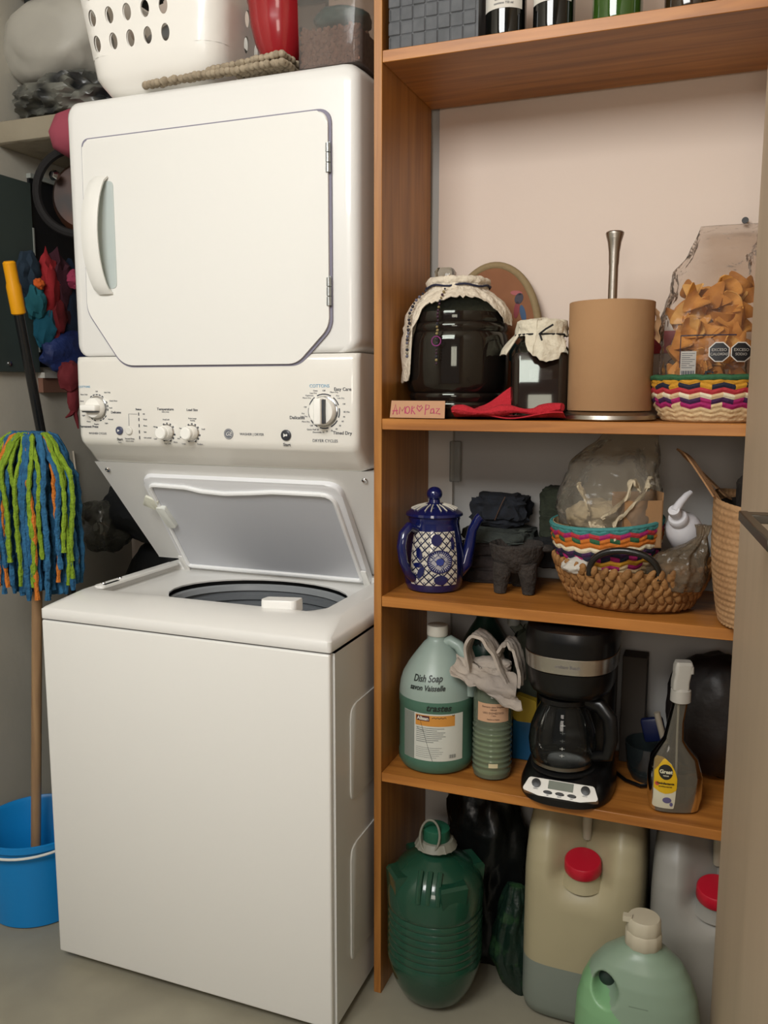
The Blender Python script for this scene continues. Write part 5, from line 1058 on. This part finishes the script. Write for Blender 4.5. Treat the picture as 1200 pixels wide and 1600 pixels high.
# ---------------------------------------------------------------- on the floor under the shelves
gc = P('green_carboy_plastic', '#1b4534', .22, coat=.5, col2='#173c2c', cs=3)
VX, VY = .837, .206
cy = thing('green_carboy', 'ribbed dark green plastic carboy with a grey ring cap', 'carboy', (VX, VY, 0))
cpf = [(.001, .012), (.040, .002), (.055, .006), (.072, .022), (.086, .048), (.096, .078), (.100, .095)]
for k in range(7): cpf += [(.1005, .105+k*.0155), (.0975, .1105+k*.0155), (.1005, .1155+k*.0155)]
cpf += [(.1015, .215), (.1015, .240), (.099, .252), (.092, .268), (.078, .285), (.055, .300), (.036, .310), (.030, .315), (.028, .33)]
part('carboy_body', lathe(cpf, 64, (VX, VY, 0), e=2.15), gc, cy)
for k in range(4):
    a = pi/4+k*pi/2-.08
    part('corner_buttress', xf(loft([[(.040, -.034, z0), (.040, .034, z0), (xo, hw, z0), (xo, -hw, z0)] for z0, xo, hw in ((.215, .094, .016), (.245, .100, .026), (.278, .101, .030), (.284, .096, .028))]), T(VX, VY, 0) @ RZ(a)), gc, cy)
for k in range(1):
    a = -pi/2+.15+k*pi/2
    part('shoulder_rib', xf(join(*[tube([(.096, dx, .250), (.088, dx, .278), (.062, dx, .298)], .006, 8) for dx in (-.02, 0, .02)]), T(VX, VY, 0) @ RZ(a)), gc, cy)
for o_ in list(cy.children):
    for v in o_.data.vertices: v.co.z *= 1.07
part('cap', lathe([(.029, .333), (.030, .335), (.029, .362), (.025, .365), (.001, .366)], 32, (VX, VY, .0235), fn=lambda a, z, r: .0005*sin(a*30)), P('cap_green', '#1f5540', .35), cy)
gcol = P('collar_grey', '#77766a', .5)
part('collar', lathe([(.028, .334), (.042, .322), (.045, .324), (.036, .338), (.028, .339)], 40, (VX, VY, .0235), cap0=False, cap1=False, fn=lambda a, z, r: .0012*sin(a*22)), gcol, cy)
part('ring_handle', tube([(VX-.004+.021*sin(t)*1.0, VY-.038+.018*(1-cos(t))*.5, .378+.032*-cos(t)) for t in [2*pi*k/28 for k in range(28)]], .0038, 8, closed=True, flat=.7), gcol, cy)
foil = P('foil_black', '#121413', .3, metal=.2, bump=.8, bs=9)
obj('black_foil_bag', bagshape(.900, .385, [(0, 0, .075, .045, .001), (0, 0, .085, .055, .03), (0, 0, .090, .060, .20), (.0, 0, .09, .055, .32), (-.01, 0, .07, .03, .39), (-.02, 0, .05, .01, .43)], 21, amp=.014), foil, label='shiny black foil bag on the floor behind the green carboy', cat='bag', ang=60)
obj('leaf_print_bag', bagshape(.990, .262, [(.022, .01, .012, .006, .001), (.012, .01, .035, .014, .025), (-.002, .01, .042, .026, .08), (-.005, .02, .036, .025, .15), (.0, .03, .03, .02, .20), (.0, .03, .018, .01, .24)], 23, amp=.008), P('bag_leaf', '#10231a', .4, col2='#2f4f2c', cs=22, bump=.6, bs=25, ramp=(.55, .75)), label='dark green leaf-patterned bag hanging down between carboy and jerry can', cat='bag', ang=60)
def jerry(x, y, label, up_, lo_m, zl):
    t = thing('jerry_can', label, 'jerry can', (x, y, 0), 0, 'jerry cans on the floor')
    key = [(.001, .108, -.105, .105), (.010, .118, -.117, .117), (.030, .122, -.122, .120), (zl, .122, -.122, .120), (zl+.001, .122, -.122, .120), (.31, .122, -.120, .12), (.345, .121, -.114, .12), (.39, .119, -.098, .12), (.425, .114, -.078, .118), (.446, .106, -.06, .11), (.455, .09, -.045, .095)]
    rings = []
    for A, B in zip(key, key[1:]+[None]):
        m = 1 if B is None else max(1, int((B[0]-A[0])/(.006 if A[0] > .3 else .03)))
        for q in range(m):
            z, hx, y0, y1 = A if B is None else [A[j]+(B[j]-A[j])*q/m for j in range(4)]; ring = []
            for i in range(120):
                th = 2*pi*i/120; c, s_ = cos(th), sin(th); e = .42
                px_ = hx*math.copysign(abs(c)**e, c); py_ = (y0+y1)/2+(y1-y0)/2*math.copysign(abs(s_)**e, s_)
                if s_ < 0 and z > .29:
                    g = max(0, 1-abs(px_)/.075); g = g*g*(3-2*g); h = min(1, (z-.29)/.03); h = h*h*(3-2*h); f = min(1, max(0, (-py_-.0)/.06)); py_ += .075*g*h*f
                ring.append((x+px_, y+py_, z))
            rings.append(ring)
    bm = loft(rings)
    for f in bm.faces:
        if f.calc_center_median().z < zl+.0005: f.material_index = 1
    part('can_body', bm, [up_, lo_m], t, ang=60)
    CMx = T(x, y-.080, .322) @ RX(.22)
    part('neck', xf(lathe([(.044, -.018), (.036, -.004), (.034, .004), (.034, .014)], 36), CMx), up_, t)
    part('cap', xf(lathe([(.0365, .010), (.0375, .012), (.0365, .032), (.034, .035), (.001, .0355)], 40, fn=lambda a, z, r: .0005*sin(a*40) if z < .034 else 0), CMx), P('cap_red', '#b3182c', .35), t)
    part('handle', tube([(x, y-.034, .375), (x, y-.040, .41), (x, y-.03, .452), (x, y+.04, .466), (x, y+.075, .44)], [.009, .010, .011, .012, .012], 10), P('handle_offwhite', '#a8a490', .4), t)
    return t
jerry(1.138, .332, 'tall cream jerry can with a red cap, left of the two', P('can_cream', '#a59b7c', .4, col2='#9d9375', cs=3), P('can_liquid', '#7b8278', .35, col2='#737a70', cs=3), .125)
jerry(1.392, .325, 'greyish jerry can with a red cap cut off by the door', P('can_grey', '#8f8d86', .4, col2='#878580', cs=3), P('can_grey_low', '#7f7e78', .4), .06)
# flat detergent jug in front
fj = thing('detergent_jug', 'large pale green detergent jug with a white cap in front of the jerry cans', 'jug', (1.268, .03, 0))
FX, FY = 1.268, .035
def fr(z, hx, hy, x0=0, N=168): return [(FX+x0+hx*math.copysign(abs(cos(2*pi*i/N))**.9, cos(2*pi*i/N)), FY+hy*math.copysign(abs(sin(2*pi*i/N))**.9, sin(2*pi*i/N)), z) for i in range(N)]
fp_ = [(.001, .085, .055, 0), (.006, .098, .066, 0), (.03, .104, .071, 0), (.10, .107, .073, 0), (.17, .107, .072, 0), (.22, .105, .070, 0), (.255, .098, .065, .001), (.285, .086, .058, .002), (.310, .069, .048, .004), (.328, .046, .038, .005), (.337, .032, .031, .005), (.346, .028, .028, .005)]
def fjb():
    # body with a through hole for the grip on the left
    n = 168; bm = bmesh.new(); Z = []
    for a, b in zip(fp_, fp_[1:]):
        m = max(1, int((b[0]-a[0])/.003))
        for k in range(m): t = k/m; Z.append([a[j]+(b[j]-a[j])*t for j in range(4)])
    Z.append(list(fp_[-1])); V = [[bm.verts.new(p) for p in fr(*z)] for z in Z]
    hc, hr = (-.052, .268), (.026, .030)
    def inh(p): return ((p.x-FX-hc[0])/hr[0])**2+((p.z-hc[1])/hr[1])**2 < 1
    for j in range(len(V)-1):
        for i in range(n):
            q = [V[j][i], V[j][(i+1) % n], V[j+1][(i+1) % n], V[j+1][i]]; bm.faces.new(q)
    bm.faces.new(V[0][::-1]); bm.faces.new(V[-1])
    for v in bm.verts:   # dent the grip recess smoothly in from both faces
        d = ((v.co.x-FX-hc[0])/hr[0])**2+((v.co.z-hc[1])/hr[1])**2
        if d < 1.0: v.co.y = FY+(v.co.y-FY)*(.10+.90*(d*d*(3-2*d))**.9)
    for f in bm.faces:
        c = f.calc_center_median()
        if c.z < .235-.9*(c.x-FX+.03): f.material_index = 1
    bmesh.ops.recalc_face_normals(bm, faces=bm.faces[:]); return bm
part('jug_body', fjb(), [P('det_pale', '#7f9380', .35), P('det_green', '#78a478', .35), P('grip_gap', '#2c3a34', .6)], fj, ang=60)
part('cap', lathe([(.030, .339), (.0315, .341), (.031, .362), (.029, .366), (.0295, .368), (.0285, .386), (.026, .390), (.001, .391)], 40, (FX+.005, FY, 0), fn=lambda a, z, r: .0006*sin(a*30) if z < .37 else 0), P('cap_cream', '#b5ad98', .45), fj)
part('spout_lip', xf(loft([[(x, y, z) for x, y in rpoly([(-.010, -.006), (.006, -.006), (.006, .006), (-.010, .006)], .002)] for z in (0, .010)]), T(FX-.020, FY-.010, .383)), P('lip_cream', '#b5ad98', .45), fj)
def fl2(bm, off):
    for v in bm.verts:
        x, y, z = v.co
        for a, b in zip(fp_, fp_[1:]):
            if a[0] <= y <= b[0]: t = (y-a[0])/(b[0]-a[0]); hx = a[1]+(b[1]-a[1])*t; hy = a[2]+(b[2]-a[2])*t
        c = min(.97, abs(x)/hx)**(1/.9); v.co = (FX+x, FY-hy*(1-c*c)**.45-off-z, y)
    return bm
part('paper_label', fl2(fill([(.012+.062*cos(a*pi/16), .105+.070*sin(a*pi/16)) for a in range(32)], 24, 12), .001), P('label_offwhite', '#b3b39c', .5), fj)
part('grip_gap', ball((FX-.052, FY-.004, .269), 1, 24, 16, (.018, .018, .020)), P('grip_dark', '#24332d', .6), fj)
part('embossed_mark', fl2(bx(-.010, .022, .259, .2605, 0, .0004), .0006), P('mark_green_grey', '#6b7d6c', .5), fj)
